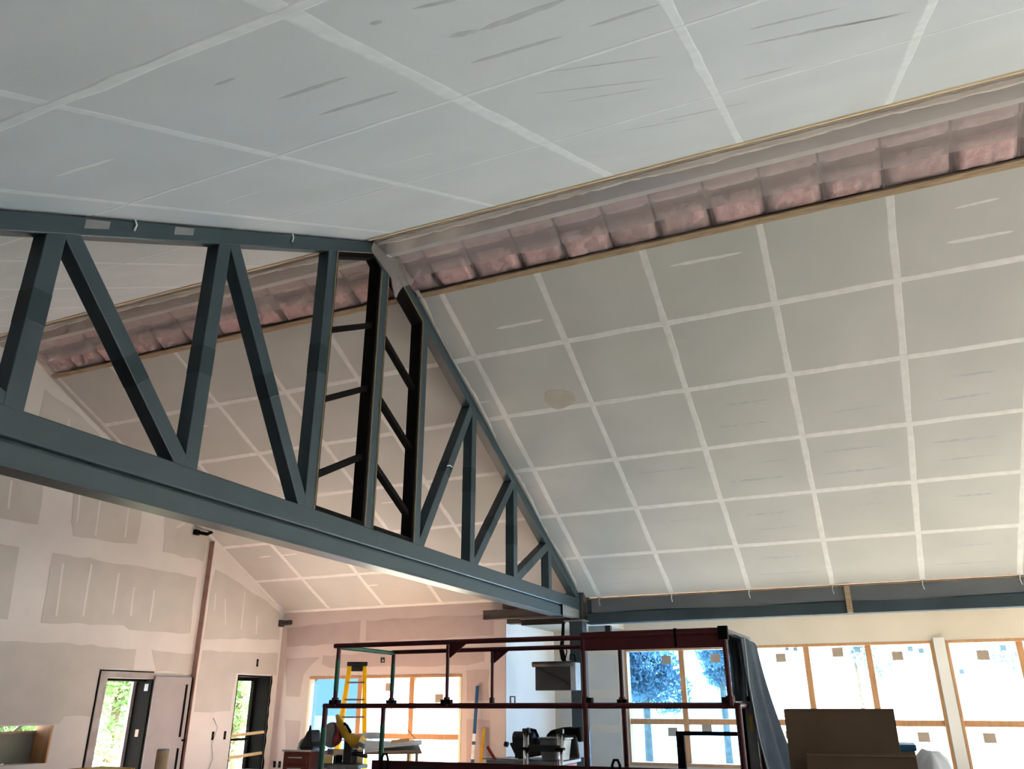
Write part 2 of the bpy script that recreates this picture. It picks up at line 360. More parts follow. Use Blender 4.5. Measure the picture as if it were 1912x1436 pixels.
# ------------------------------------------------------------------ walls
def wall_y(name, y0, y1, x0, x1, ztop, holes, m, label):
    """wall lying along X; ztop(x) is the top outline, holes are (x0,x1,z0,z1)"""
    xs = sorted(set([x0, x1, 7.4]+[h[0] for h in holes]+[h[1] for h in holes])); xs = [x for x in xs if x0 <= x <= x1]
    mb = MB()
    for a, b in zip(xs, xs[1:]):
        mid = (a+b)/2; zs = [0]
        hs = sorted([h for h in holes if h[0] < mid < h[1]], key=lambda h: h[2]); cur = 0
        for h in hs+[None]:
            t0 = h[2] if h else None
            za, zb = (t0, t0) if h else (ztop(a), ztop(b))
            if za-cur > 1e-4 or zb-cur > 1e-4:
                mb.prism([(a, y0, cur), (b, y0, cur), (b, y0, zb), (a, y0, za)], (0, y1-y0, 0))
            if h: cur = h[3]
    return struct(name, mb, m, label, 'wall')
def wall_x(name, x0, x1, y0, y1, z0, z1, holes, m, label):
    ys = sorted(set([y0, y1]+[h[0] for h in holes]+[h[1] for h in holes])); mb = MB()
    for a, b in zip(ys, ys[1:]):
        mid = (a+b)/2; cur = z0
        for h in sorted([h for h in holes if h[0] < mid < h[1]], key=lambda h: h[2]):
            if h[2]-cur > 1e-4: mb.box(x0, x1, a, b, cur, h[2])
            cur = h[3]
        if z1-cur > 1e-4: mb.box(x0, x1, a, b, cur, z1)
    return struct(name, mb, m, label, 'wall')
roofz = lambda x: (CL+SL*x if x < 7.4 else CR-SR*x)+.02 if x > -.4 else 1.46+H
DOOR = (10.38, 11.42, 0.0, .42+H); W2 = (13.5, 14.53, .35, .53+H); PT = (7.0, 9.58, -.87+H, -.325+H)
wgl = wall_y('wall_far', YGL, YGL+.40, -3.5, 12.36, roofz, [DOOR, PT], 'wallw', 'tall gable wall of patchy plasterboard with the open doorway')
wgr = wall_y('wall_far', YG, YG+.52, 12.36, 15.2, roofz, [W2], 'wallw', 'narrow gable wall section between the raw stud edge and the corner')
MB().box(12.345, 12.36, YG+.002, YGL+.01, 0, roofz(12.35)-.02).build('raw_edge', 'pinkedge', wgr)
def patch(P, poly, m, parent, name, off=.003):
    out = []
    n = len(poly)
    for i in range(n):
        a, b = Vector(poly[i]), Vector(poly[(i+1) % n]); k = max(1, int((b-a).length/.22))
        for j in range(k):
            p = a+(b-a)*(j/k); out.append((p.x+random.uniform(-.02, .02), p.y+random.uniform(-.02, .02)))
    pts = [P(a, b, .0005) for a, b in out]; nrm = P(0, 0, 1)-P(0, 0, 0)
    return MB().prism(pts, nrm*off).build(name, m, parent)
GLP = lambda x, z, o=0: Vector((x, YGL-o, z+H)); GRP = lambda x, z, o=0: Vector((x, YG-o, z+H)); PKP = lambda y, z, o=0: Vector((XE-o, y, z+H))
for g in [[(6.9, 3.30), (8.516, 3.333), (8.582, 2.671), (6.9, 2.65)], [(9.062, 3.379), (10.525, 3.393), (10.555, 2.69), (9.218, 2.628)], [(11.089, 3.356), (12.232, 3.311), (12.243, 2.65), (11.194, 2.665)],
          [(6.9, 2.305), (8.359, 2.288), (8.42, 1.192), (6.9, 1.2)], [(8.946, 2.288), (9.883, 2.307), (11.199, 2.334), (12.105, 2.314), (12.166, 1.238), (10.701, 1.21), (10.57, 1.273), (8.981, 1.19)],
          [(6.9, .853), (9.778, .911), (10.924, .895), (10.963, .553), (10.25, .532), (10.25, -.194), (9.75, -.2), (9.65, -.30), (6.9, -.295)], [(11.287, .905), (12.337, .872), (12.338, .52), (11.463, .551)],
          [(8.15, 4.90), (8.86, 4.70), (9.373, 4.45), (9.373, 3.70), (8.15, 3.70)], [(9.7, 4.35), (11.2, 3.55), (11.0, 3.45), (9.7, 3.7)]]:
    patch(GLP, g, 'wallg', wgl, 'bare_drywall')
for g in [[(12.426, 2.274), (12.468, 2.525), (12.757, 2.457), (14.16, 2.035), (14.60, 1.85), (14.68, 1.29), (12.42, 1.167)], [(12.42, .938), (14.68, 1.008), (14.68, .56), (13.426, .56), (13.406, -.179), (12.42, -.148)]]:
    patch(GRP, g, 'wallg', wgr, 'bare_drywall')
def stripe(P, a, b, wd, parent, m='wallw'):
    wavy(lambda u, v, o=0: P(u, v, o), a, b, wd, seg=.15, jit=.2, off=.0045).build('mud_stripe', m, parent)
for a, b in [[(9.157, 2.154), (9.229, 1.319)], [(9.696, 2.215), (9.724, 1.363)], [(10.282, 2.149), (10.302, 1.45)], [(10.656, 1.952), (10.695, 1.449)], [(11.126, 1.95), (11.149, 1.375)], [(9.192, 3.36), (9.249, 2.853)],
             [(9.618, 3.316), (9.658, 2.707)], [(10.231, 3.331), (10.27, 2.778)], [(7.958, 3.28), (8.015, 2.834)], [(11.603, 3.30), (11.423, 3.18)], [(8.7, 4.55), (8.75, 4.0)], [(9.15, 4.4), (9.2, 3.9)]]:
    stripe(GLP, a, b, .05, wgl)
for a, b in [[(13.401, 2.176), (13.425, 1.418)], [(12.848, 1.974), (12.961, 1.456)], [(12.56, 2.048), (12.594, 1.716)], [(13.866, 1.726), (13.9, 1.344)]]:
    stripe(GRP, a, b, .04, wgr)
PW = (7.5, 11.14, .12, .51+H)
wpk = wall_x('wall_right', XE, XE+.25, 6.56, 12.1, 0, 1.90+H, [PW], 'pinkw', 'mauve plasterboard side wall with the window behind the yellow ladder')
for g in [[(11.883, 1.546), (9.969, 1.61), (9.933, 1.172), (11.83, 1.137)], [(9.808, 1.614), (6.814, 1.621), (6.811, 1.203), (9.774, 1.189)], [(11.831, .913), (10.921, .915), (11.331, .575), (11.361, .124), (11.743, .126)],
          [(10.867, .936), (8.77, .95), (7.007, .957), (7.004, .728), (7.414, .676), (10.592, .671), (10.877, .762)], [(11.681, -.351), (11.304, -.349), (11.291, -.913), (11.607, -.919)],
          [(7.388, .596), (6.922, .588), (6.916, .008), (7.376, .009)], [(7.369, -.326), (6.879, -.323), (6.872, -1.159), (7.351, -1.171)]]:
    patch(PKP, g, 'pinkb', wpk, 'bare_drywall')
struct('wall_side', MB().box(XE+.006, XW+.3, 6.545, 6.75, 0, 1.62+H), 'white', 'short white return wall beside the steel column', 'wall')
WA = (-1.05, 4.93, .42, 1.05+H); WB = (-7.3, -1.27, .42, 1.05+H)
wwr = wall_x('wall_right', XW, XW+.3, YB, 6.75, 0, 1.79+H, [WA, WB], 'cream', 'cream outer wall around the long band of timber windows')
for y0, y1, z0, z1 in ((5.1, 6.4, -.45, .05), (5.1, 6.4, .25, .95), (5.1, 6.4, -1.4, -.6)):
    patch(lambda a, b, o=0: Vector((XW-o, a, b+H)), [(y0, z0), (y1, z0), (y1, z1), (y0, z1)], 'wallg', wwr, 'bare_drywall')
struct('ceiling', MB().box(XE+.06, XW+.3, YB, 4.9, 1.66+H, 1.80+H).box(XE+.06, XW+.3, 4.9, 6.75, 1.46+H, 1.80+H), 'cream', 'low cream soffit over the window bay', 'ceiling')
WBK = (1.5, 6.0, .4, 2.7)  # unseen openings added in the back wall to let light in
wall_y('wall_near', YB-.3, YB, -3.5, 17.7, lambda x: roofz(x) if x < 14.75 else 1.60+H, [WBK, (9.0, 13.5, .4, 2.7)], 'wallw', 'back gable wall behind the photographer, with openings added for light')
wall_x('wall_left', -3.8, -3.5, YB, 12.5, 0, 1.60+H, [], 'wallw', 'side wall behind the photographer')
struct('ceiling', MB().box(-3.8, -.2, YB, 12.5, 1.46+H, 1.60+H), 'wallw', 'low soffit over the bay behind the photographer', 'ceiling')
MB().box(-.45, -.3, YB, 12.5, 1.4+H, 1.75+H).build('soffit_edge', 'steelbeam', ceil_l)

# ------------------------------------------------------------------ windows
def window_x(name, x, y0, y1, z0, z1, muls, trans, fmat, gmat, label, stickers=(), side=None, bl=(), blue={}):
    """timber window in a wall lying along Y; x is the inner wall face"""
    t = thing(name, label, 'window', kind='structure')
    xf0, xf1 = x+.06, x+.16
    MB().box(x-.01, xf1+.06, y0, y1, z1-.05, z1).build('head', fmat, t, bevel=.004)
    MB().box(x-.03, xf1+.06, y0, y1, z0, z0+.06).build('sill', fmat, t, bevel=.004)
    for a, b in ((y0, y0+.05), (y1-.05, y1)):
        MB().box(x-.01, xf1+.06, a, b, z0+.06, z1-.05).build('jamb', side or fmat, t, bevel=.004)
    ys = [y0+.05]+sorted(muls)+[y1-.05]
    for m_ in muls: MB().box(xf0, xf1, m_-.055, m_+.055, z0+.06, z1-.05).build('mullion', fmat, t, bevel=.004)
    zt0, zt1 = trans
    for i in range(len(ys)-1):
        a = ys[i]+(.055 if i else 0); b = ys[i+1]-(.055 if i < len(ys)-2 else 0)
        MB().box(xf0, xf1, a, b, zt0, zt1).build('transom', fmat, t, bevel=.004)
        for za, zb in ((z0+.06, zt0), (zt1, z1-.05)):
            MB().box(xf0+.05, xf0+.056, a, b, za, zb).build('pane', blue.get(len(ys)-2-i, gmat), t)
    for (ys_, zs_, s_) in stickers:
        MB().box(xf0+.047, xf0+.0495, ys_-s_/2, ys_+s_/2, zs_-s_*.42, zs_+s_*.42).build('sticker', 'sticker', t)
    for (ys_, zs_, s_) in bl:
        MB().box(xf0+.047, xf0+.0495, ys_-s_/2, ys_+s_/2, zs_-s_/2, zs_+s_/2).build('sticker', 'stickerb', t)
    return t
stA = [(4.05, .82+H, .2), (3.02, .83+H, .2), (1.72, .81+H, .19), (.64, .89+H, .2), (-.42, .80+H, .19), (4.02, -.58+H, .2), (3.32, -.5+H, .2), (1.72, -.61+H, .17), (-.62, -.62+H, .2)]
window_x('window_1', XW, -1.05, 4.93, .42, 1.05+H, [3.72, 2.52, 1.22, .08], (-.44+H, -.33+H), 'cedar', 'glassb', 'five-bay timber window band behind the red platform lift', stA,
         bl=[(1.58, .98+H, .07), (1.42, .97+H, .08), (.27, .93+H, .1), (-.66, .92+H, .09), (-.84, .88+H, .09)], blue={0: 'glassbb', 1: 'glassbb'})
window_x('window_2', XW, -7.3, -1.27, .42, 1.05+H, [-2.46, -3.66, -4.86, -6.06], (-.44+H, -.33+H), 'cedar', 'glassb', 'timber window right of the wrapped post at the picture edge',
         [(-1.85, .78+H, .2), (-1.68, -.62+H, .2), (-3.0, .8+H, .2)], bl=[(-2.2, .9+H, .1), (-1.45, .5+H, .08)])
window_x('window_3', XE, 7.5, 11.14, .12, .51+H, [8.66, 9.9], (-.68+H, -.58+H), 'cedar', 'glassc', 'three-bay timber window behind the yellow ladder', [(9.22, .29+H, .18), (8.05, .07+H, .19), (9.45, -.8+H, .18)], side='pale', blue={0: 'glassdb'})
# wrapped post between the two window bands
struct('trim_1', MB().box(XW-.10, XW+.02, -1.25, -1.07, 0, 1.10+H), 'wallw', 'plasterboard wrapped post between the two window bands', 'post')

# gable doorway with black reveal, grey leaf folded back against the wall
d = thing('door_1', 'open grey steel door folded back beside the bright doorway', 'door', kind='structure')
x0, x1, zt = DOOR[0], DOOR[1], DOOR[3]
MB().box(x0-.11, x0+.04, YGL-.03, YGL+.10, 0, zt+.09).build('frame_jamb', 'frameg', d, bevel=.006)
MB().box(x0+.04, x1, YGL-.03, YGL+.10, zt-.02, zt+.09).build('frame_head', 'frameg', d, bevel=.006)
MB().box(x0-.13, x0-.11, YGL-.008, YGL, 0, zt+.11).build('sealant_gap', 'black', d)
MB().box(x0-.13, x1, YGL-.008, YGL, zt+.09, zt+.11).build('sealant_gap', 'black', d)
MB().box(x1-.03, x1+.0, YGL-.02, YGL+.42, 0, zt-.02).build('reveal', 'black', d)
MB().box(x0+.04, x1-.03, YGL+.12, YGL+.42, zt-.06, zt-.02).build('reveal', 'black', d)
MB().box(x0+.02, x0+.06, YGL+.1, YGL+.42, 0, zt-.02).build('reveal', 'frameg', d)
MB().box(x1-.10, x1-.035, YGL+.34, YGL+.40, 0, zt-.06).build('stop', 'frameg', d)
MB().box(x1-.037, x1-.031, YGL+.04, YGL+.13, zt-.22, zt-.10).build('hinge', 'silver', d)
MB().box(x1-.037, x1-.031, YGL+.10, YGL+.18, zt-.98, zt-.86).build('hinge_label', 'sticker', d)
lf = MB().box(x1+.01, 12.325, YGL-.075, YGL-.03, .02, zt+.03).build('door_leaf', 'doorg', d, bevel=.004)
MB().box(12.17, 12.215, YGL-.085, YGL-.07, .02+1.02, zt-.10).build('glazing_slot', 'black', lf)
MB().box(12.17, 12.215, YGL-.085, YGL-.07, .1, .85).build('glazing_slot', 'black', lf)
MB().box(12.30, 12.335, YGL-.08, YGL-.02, .02, zt+.03).build('leaf_edge', 'black', lf)
MB().tube([(12.27, YGL-.076, .98), (12.27, YGL-.12, .98), (12.29, YGL-.12, .98)], .018, 8).build('knob', 'black', lf)
# narrow gable window with battens
t = thing('window_4', 'narrow gable window with black reveal and two pine battens', 'window', kind='structure')
x0, x1, z0, z1 = W2
MB().box(x1-.03, x1, YG+.005, YG+.50, z0, z1).build('reveal', 'black', t)
MB().box(x0, x1-.03, YG+.005, YG+.50, z1-.03, z1).build('reveal', 'black', t)
MB().box(x0, x0+.03, YG+.005, YG+.50, z0, z1-.03).build('reveal', 'black', t)
MB().box(x1-.10, x1-.03, YG+.36, YG+.44, z0, z1-.03).build('frame', 'black', t)
MB().box(x0+.03, x1-.10, YG+.36, YG+.44, z1-.10, z1-.03).build('frame', 'black', t)
MB().box(x0+.03, x1-.10, YG+.36, YG+.44, -.73+H, -.69+H).build('muntin', 'black', t)
MB().box(x0+.03, x1-.10, YG+.40, YG+.405, z0, z1-.10).build('pane', 'glassc', t)
for z in (-.60, -1.0):
    MB().bar((x0, YG+.03, z-.02+H), (x1-.03, YG+.03, z+.025+H), .05, .05, (0, 1, 0)).build('batten', 'wood', t)
ragged = [(x1+.0, z0)]
zz = z0
while zz < z1: ragged.append((x1+.035+random.uniform(-.02, .03), zz)); zz += .13
ragged += [(x1+.03, z1+.01), (x1, z1+.01)]
MB().prism([(a, YG-.001, b) for a, b in ragged], (0, -.006, 0)).build('ragged_edge', 'black', t)
# pass-through at the left edge
t = thing('window_5', 'low pass-through opening with pine jamb at the left edge', 'opening', kind='structure')
x0, x1, z0, z1 = PT
MB().box(x1-.03, x1, YGL-.005, YGL+.36, z0, z1).build('jamb', 'cedar', t)
MB().box(x0, x1-.03, YGL+.36, YGL+.42, z0, z1-.10).build('back_panel', 'greenpanel', t)
MB().box(x0, x1-.03, YGL+.33, YGL+.36, z1-.12, z1-.08).build('ledge', 'woodd', t)
MB().bar((9.17, YGL+.38, z1-.1), (9.30, YGL+.38, z1), .03, .03, (0, 1, 0)).build('muntin', 'frameg', t)
MB().tube([(8.3, YGL-.02, z0-.005), (8.72, YGL-.02, z0+.015), (8.85, YGL-.02, z0+.03)], .012, 8).build('white_strip', 'dirtyw', t)

# ------------------------------------------------------------------ steel truss
YT = 4.97; TB = .15
tr = thing('roof_truss', 'slate grey steel roof truss spanning the hall under the ridge', 'truss')
XC = 7.40; vs_ = {'V0': 1.6, 'V1': 3.165, 'V2': 4.735, 'V3': 6.325, 'C': XC, 'V4': 8.475, 'V5': 10.03, 'V6': 11.58, 'V7': 13.11}
yc = YT+TB/2
def topz(x): return (CL+SL*x if x < XC else CR-SR*x)-.012
ccz = .15/math.cos(math.atan(.51))
ZC = 1.815+H
# chords
MB().prism([(-.1, YT, topz(-.1)), (XC, YT, topz(XC)), (XC, YT, topz(XC)-ccz), (-.1, YT, topz(-.1)-ccz)], (0, TB, 0)).build('top_chord', 'steel', tr, bevel=.012)
MB().prism([(XC, YT, topz(XC)), (14.62, YT, topz(14.62)), (14.62, YT, topz(14.62)-ccz), (XC, YT, topz(XC)-ccz)], (0, TB, 0)).build('top_chord', 'steel', tr, bevel=.012)
MB().box(-.1, 14.60, YT-.012, YT+.19, ZC-.205, ZC).build('bottom_chord', 'steel', tr, bevel=.014)
MB().box(-.1, 13.62, YT+.05, YT+.14, ZC-.235, ZC-.205).build('spacer', 'steel_d', tr)  # darker colour on the spacer paints in the shade of the groove
lb = MB().box(-.1, 13.62, YT+.008, YT+.17, ZC-.385, ZC-.232).build('lower_beam', 'steel', tr, bevel=.004)
MB().box(-.1, 13.62, YT-.012, YT+.20, ZC-.398, ZC-.380).build('bottom_flange', 'steel', lb, bevel=.003)
MB().box(13.62, 13.66, YT-.015, YT+.2, ZC-.40, ZC-.19).build('end_plate', 'black', lb)
MB().box(13.66, 14.62, YT, YT+.16, ZC-.36, ZC-.205).build('bearing_block', 'grey', lb, bevel=.004)
MB().prism([(14.60, YT-.06, ZC+.10), (14.60, YT-.06, ZC-.42), (14.60, YT+.22, ZC-.42), (14.60, YT+.22, ZC+.10)], (.025, 0, 0)).build('end_plate', 'steelbeam', tr)
def under(x): return topz(x)-ccz+.01
for k, x in vs_.items():
    m_ = MB().box(x-TB/2, x+TB/2, YT+.002, YT+TB-.002, ZC-.005, under(x)+(.03 if k != 'C' else .05)).build('web_post', 'steel', tr, bevel=.008)
    if k in ('V1', 'V2', 'V3', 'V5', 'V6'):
        zz = ZC+(under(x)-ZC)*random.uniform(.42, .58); hh = random.uniform(.12, .2)
        MB().box(x-TB/2-.0015, x+TB/2+.0015, YT+.0005, YT+TB-.0005, zz-hh, zz+hh).build('touch_up_paint', 'steel_d', m_, bevel=.008)
def diag(xt, xb, s):
    p = Vector((xt, yc, under(xt)-.02)); q = Vector((xb, yc, ZC+.02)); e_ = (q-p).normalized(); p = p-e_*.06; q = q+e_*.14
    o = MB().bar(p, q, TB-.008, TB-.004, (0, 1, 0)).build('diagonal', 'steel', tr, bevel=.008)
    if random.random() < .7:
        d_ = q-p; a = p+d_*random.uniform(.4, .5); b = a+d_.normalized()*random.uniform(.2, .4)
        MB().bar(a, b, TB-.005, TB-.001, (0, 1, 0)).build('touch_up_paint', 'steel_d', o, bevel=.008)
for a, b in (('V0', 'V1'), ('V1', 'V2'), ('V2', 'V3')): diag(vs_[a]+.12, vs_[b]-.10, 1)
for a, b in (('V5', 'V4'), ('V6', 'V5'), ('V7', 'V6')): diag(vs_[a]-.10, vs_[b]+.12, -1)
# gusset at the apex
MB().prism([(7.05, YT-.008, topz(7.05)-ccz+.02), (XC, YT-.008, topz(XC)-.02), (7.75, YT-.008, topz(7.75)-ccz+.02), (XC+.06, YT-.008, topz(XC)-.45), (XC-.06, YT-.008, topz(XC)-.45)], (0, .012, 0)).build('gusset', 'steel', tr)
for x in (3.35, 4.15):                     # pale masking patches on the near top chord
    z = topz(x)
    MB().prism([(x, YT-.003, z-.03), (x+.20, YT-.003, z+.07), (x+.20, YT-.003, z), (x, YT-.003, z-.11)], (0, .004, 0)).build('tape_patch', 'grey', tr)
for x in (3.75, 5.6):
    MB().tube([(x, YT-.01, topz(x)-.0), (x+.02, YT-.015, topz(x)-.04), (x+.01, YT-.012, topz(x)-.10)], .008, 6).build('compound_drip', 'tape', tr)
MB().tube([(9.18, YT-.01, 3.0+H), (9.27, YT-.01, 3.03+H), (9.33, YT-.01, 3.02+H)], .006, 6).build('wire_tie', 'dirtyw', tr)

# black glazed frames either side of the king post
def inset(side, label):
    t = thing('truss_window_frame', label, 'window frame', 'black frames set into the truss')
    xa, xb = (vs_['V3']+TB/2, XC-TB/2) if side < 0 else (XC+TB/2, vs_['V4']-TB/2)
    top = lambda x: topz(x)-ccz-.005
    z0 = ZC; y0, y1 = YT+.012, YT+.165
    fwid = .045
    for x, s in ((xa, 1), (xb, -1)):
        MB().prism([(x, y0, z0), (x+s*fwid, y0, z0), (x+s*fwid, y0, top(x+s*fwid)), (x, y0, top(x))], (0, y1-y0, 0)).build('stile', 'black', t)
        MB().prism([(x, YT-.006, z0), (x+s*.008, YT-.006, z0), (x+s*.008, YT-.006, top(x+s*.008)), (x, YT-.006, top(x))], (0, .02, 0)).build('plywood_edge', 'ply', t)
    MB().prism([(xa+fwid, y0, z0), (xb-fwid, y0, z0), (xb-fwid, y0, z0+.05), (xa+fwid, y0, z0+.05)], (0, y1-y0, 0)).build('bottom_rail', 'black', t)
    MB().prism([(xa+fwid, y0, top(xa+fwid)), (xb-fwid, y0, top(xb-fwid)), (xb-fwid, y0, top(xb-fwid)-.07), (xa+fwid, y0, top(xa+fwid)-.07)], (0, y1-y0, 0)).build('top_rail', 'black', t)
    MB().prism([(xa, YT-.006, top(xa)), (xb, YT-.006, top(xb)), (xb, YT-.006, top(xb)-.008), (xa, YT-.006, top(xa)-.008)], (0, .02, 0)).build('plywood_edge', 'ply', t)
    xk = XC+side*(TB/2)                    # chamfered corner block at the king post
    MB().prism([(xk, y0, top(xk)), (xk, y0, top(xk)-.22), (xk+side*.20, y0, top(xk+side*.20))], (0, y1-y0, 0)).build('corner_block', 'black', t)
    for zc in (4.40, 3.565, 2.72):
        za = zc+H-.53*(abs((xa+fwid)-XC)); zb = zc+H-.53*(abs((xb-fwid)-XC))
        MB().prism([(xa+fwid, y0+.05, za), (xb-fwid, y0+.05, zb), (xb-fwid, y0+.05, zb-.075), (xa+fwid, y0+.05, za-.075)], (0, .075, 0)).build('glazing_bar', 'black', t)
    return t
inset(-1, 'black barred frame in the truss, left of the centre post')
inset(1, 'black barred frame in the truss, right of the centre post')

# plastic bunched round the apex, and strip along the right chord
pts = []
n, k = 14, 10
for i in range(n+1):
    row = []
    for j in range(k+1):
        u, v = i/n, j/k
        x = 7.02+u*.98; zt_ = 5.47-.06*abs(u-.35); hb = .22+.30*math.sin(u*2.6)+(.22*(1-abs(u-.62)/.16) if .46 < u < .78 else 0)-.12*u
        z = zt_-v*hb; yb_ = YT-.022-.015*math.sin(v*3.1)-.012*math.sin(11*u+4*v)-.008*math.sin(29*u+3*v)-.010*random.random()-.10*max(0, u-.6)
        row.append(Vector((x+.06*v*math.sin(5*u), yb_, z+H)))
    pts.append(row)
tag(MB().grid(pts).build('plastic_sheet', 'poly', smooth=False, solid=.001), 'crumpled clear plastic wrapped round the truss peak', 'plastic sheet')
rows = [[], [], []]
for i in range(70):
    x = 8.1+(14.4-8.1)*i/69
    for r_, (o, yy) in enumerate(((.002, YT-.005), (.02, YT-.02), (.012+.03*random.random(), YT-.055-.03*math.sin(x*3.3)-.02*random.random()))):
        rows[r_].append(PR(x, yy, o))
tag(MB().grid(rows).build('plastic_strip', 'poly2', ceil_r, smooth=True, solid=.001), 'thin plastic strip squeezed between truss chord and far roof slope')

# ------------------------------------------------------------------ eave beam, column, stub beams
eb = thing('eave_beam', 'dark slate eave beam running right from the truss end', 'beam')
MB().box(XE+.045, XE+.25, YB, YT-.08, 1.56+H, 1.835+H).build('upper_header', 'steelbeam', eb, bevel=.006)
MB().box(XE+.02, XE+.27, YB, YT-.08, 1.365+H, 1.56+H).build('lower_header', 'steelbeam', eb, bevel=.006)
n = 120; rows = [[], [], []]
for i in range(n+1):
    y = YB+(YT-.2-YB)*i/n
    for r_, (dx, z) in enumerate(((.012, 1.80), (.018, 1.68), (.006, 1.56))):
        rows[r_].append(Vector((XE+dx+.012*math.sin(3*y+z*9)+random.uniform(0, .01), y, z+H+.015*math.sin(2.3*y)*(r_ == 2))))
MB().grid(rows).build('plastic_wrap', 'poly3', eb, smooth=True, solid=.001)
MB().box(XE+.03, XE+.045, YB, YT-.1, 1.808+H, 1.822+H).build('furring_edge', 'woodd', eb)
tag(MB().box(XE-.03, XE+.018, .20, .29, 1.37+H, 1.815+H).build('wood_block', 'woodd', bevel=.004), 'short upright board fixed across the eave beam', 'board')
cl_ = thing('steel_column', 'grey steel column carrying the right end of the truss', 'column')
MB().box(14.55, 14.80, 4.90, 5.16, 0, 1.40+H).build('shaft', 'steelbeam', cl_, bevel=.01)
MB().box(14.45, 14.85, 4.84, 5.24, 1.40+H, 1.42+H).build('cap_plate', 'grey', cl_)
MB().box(14.45, 14.85, 4.84, 5.24, 0, .02).build('base_plate', 'grey', cl_)
sb = thing('stub_beam', 'brown primed steel beam stub left of the column', 'beam')
MB().box(14.50, 14.66, 5.18, 6.94, 1.655+H, 1.675+H).build('top_flange', 'primer', sb)
MB().box(14.50, 14.66, 5.18, 6.94, 1.505+H, 1.525+H).build('bottom_flange', 'primer', sb)
MB().box(14.52, 14.55, 5.18, 6.94, 1.525+H, 1.655+H).build('web', 'primer', sb)
MB().prism([(14.52, 6.52, 1.69+H), (14.52, 5.3, 1.69+H), (14.52, 5.3, 1.79+H), (14.52, 6.52, 1.80+H)], (.06, 0, 0)).build('packing', 'primer', sb)
MB().box(XE+.03, XE+.22, 4.88, 6.60, 1.43+H, 1.88+H).build('header', 'primer', sb)
MB().box(14.62, XE+.2, 4.88, 5.30, 1.75+H, 2.0+H).build('closure', 'primer', sb)
ang = thing('angle_bracket', 'dark angle bracket slung under the stub beam', 'bracket')
MB().box(14.70, 14.74, 5.3, 6.2, 1.38+H, 1.48+H).build('leg_plate', 'blackp', ang)
MB().box(14.60, 14.74, 5.3, 6.2, 1.485+H, 1.497+H).build('flat_plate', 'grey', ang)
cn = thing('conduit_stub', 'small white bracket with black end right of the column', 'bracket')
MB().box(14.85, 14.93, 4.55, 4.88, 1.22+H, 1.33+H).build('arm', 'silver', cn)
MB().box(14.84, 14.94, 4.45, 4.55, 1.20+H, 1.33+H).build('end_cap', 'blackp', cn)
# heater box on the column
hb = thing('wall_box', 'dark metal hooded box hung on the left of the column', 'equipment')
MB().box(14.20, 14.50, 5.03, 5.72, .19+H, .60+H).build('body', 'dgrey', hb, bevel=.008)
MB().tube([(14.18, 4.98, .635+H), (14.18, 5.76, .635+H)], .048, 14).build('roll_top', 'dgrey', hb, smooth=True)
MB().box(14.18, 14.52, 4.98, 5.74, .60+H, .665+H).build('lid', 'dgrey', hb, bevel=.01)
MB().bar((14.19, 5.70, .58+H), (14.19, 5.06, .27+H), .03, .02, (1, 0, 0)).build('brace', 'blackp', hb)
MB().box(14.17, 14.45, 4.93, 5.03, .19+H, .66+H).build('end_panel', 'silver', hb, bevel=.008)
MB().tube([(14.25, 4.95, .66+H), (14.25, 4.97, .78+H), (14.25, 5.05, .80+H), (14.25, 5.06, .70+H)], .012, 8).build('handle', 'black', hb, smooth=True)
cb = thing('hanging_cable', 'black cable bundle looping down beside the column', 'cable')
MB().tube([(14.5, 5.26, 1.36+H), (14.48, 5.27, 1.1+H), (14.45, 5.29, .9+H), (14.40, 5.24, .74+H), (14.38, 5.20, .67+H)], [.03, .035, .045, .05, .03], 8).build('bundle', 'black', cb, smooth=True)
MB().tube([(14.3, 5.16, .96+H), (14.3, 5.13, .85+H), (14.32, 5.18, .70+H)], .012, 6).build('loop', 'black', cb, smooth=True)

# ------------------------------------------------------------------ wall fittings
def cyl_fix(name, label, p, q, r): return tag(MB().tube([p, q], r, 14).build(name, 'blackp'), label, 'fitting')
wl_ = thing('wall_spotlight', 'black cylindrical fitting high in the far corner', 'fitting')
MB().tube([(14.62, 11.93, 1.63+H), (14.52, 11.62, 1.63+H)], .055, 14).build('barrel', 'blackp', wl_, smooth=False)
MB().box(14.58, 14.70, 11.93, 12.0, 1.56+H, 1.70+H).build('mount', 'blackp', wl_)
jb = thing('wall_bracket', 'small black bracket near the top of the raw stud edge', 'fitting')
MB().box(11.85, 11.97, 12.05, 12.12, 3.12+H, 3.22+H).build('plate', 'black', jb)
MB().tube([(11.91, 12.06, 3.17+H), (12.02, 11.9, 3.14+H), (12.10, 11.86, 3.20+H)], .035, 8).build('arm', 'black', jb)
for x, z, lab in ((13.0, -.597, 'small black outlet hole left of another, on the narrow gable wall'), (13.33, -.599, 'small black outlet hole nearest the battened window'), (14.04, .78, 'black slot above the battened gable window')):
    o = thing('outlet_box', lab, 'outlet')
    MB().box(x-.03, x+.03, YG-.006, YG, z-.075+H, z+.075+H).build('cover', 'black', o)
    MB().box(x-.012, x+.012, YG-.010, YG-.006, z-.03+H, z+.03+H).build('insert', 'blackp', o)
o = thing('outlet_box', 'small square junction box on the mauve wall above the window', 'outlet')
MB().box(XE-.01, XE, 9.29, 9.39, .76+H, .86+H).build('cover', 'blackp', o)
MB().box(XE-.014, XE-.01, 9.31, 9.35, .78+H, .82+H).build('knockout', 'silver', o)
for y in (11.85, 11.72):
    o = thing('outlet_box', 'low black outlet near the far corner, '+('nearer the corner' if y > 11.8 else 'farther from the corner'), 'outlet')
    MB().box(XE-.008, XE, y-.03, y+.03, -1.26+H, -1.14+H).build('cover', 'black', o)
    MB().box(XE-.011, XE-.008, y-.01, y+.01, -1.22+H, -1.18+H).build('insert', 'blackp', o)
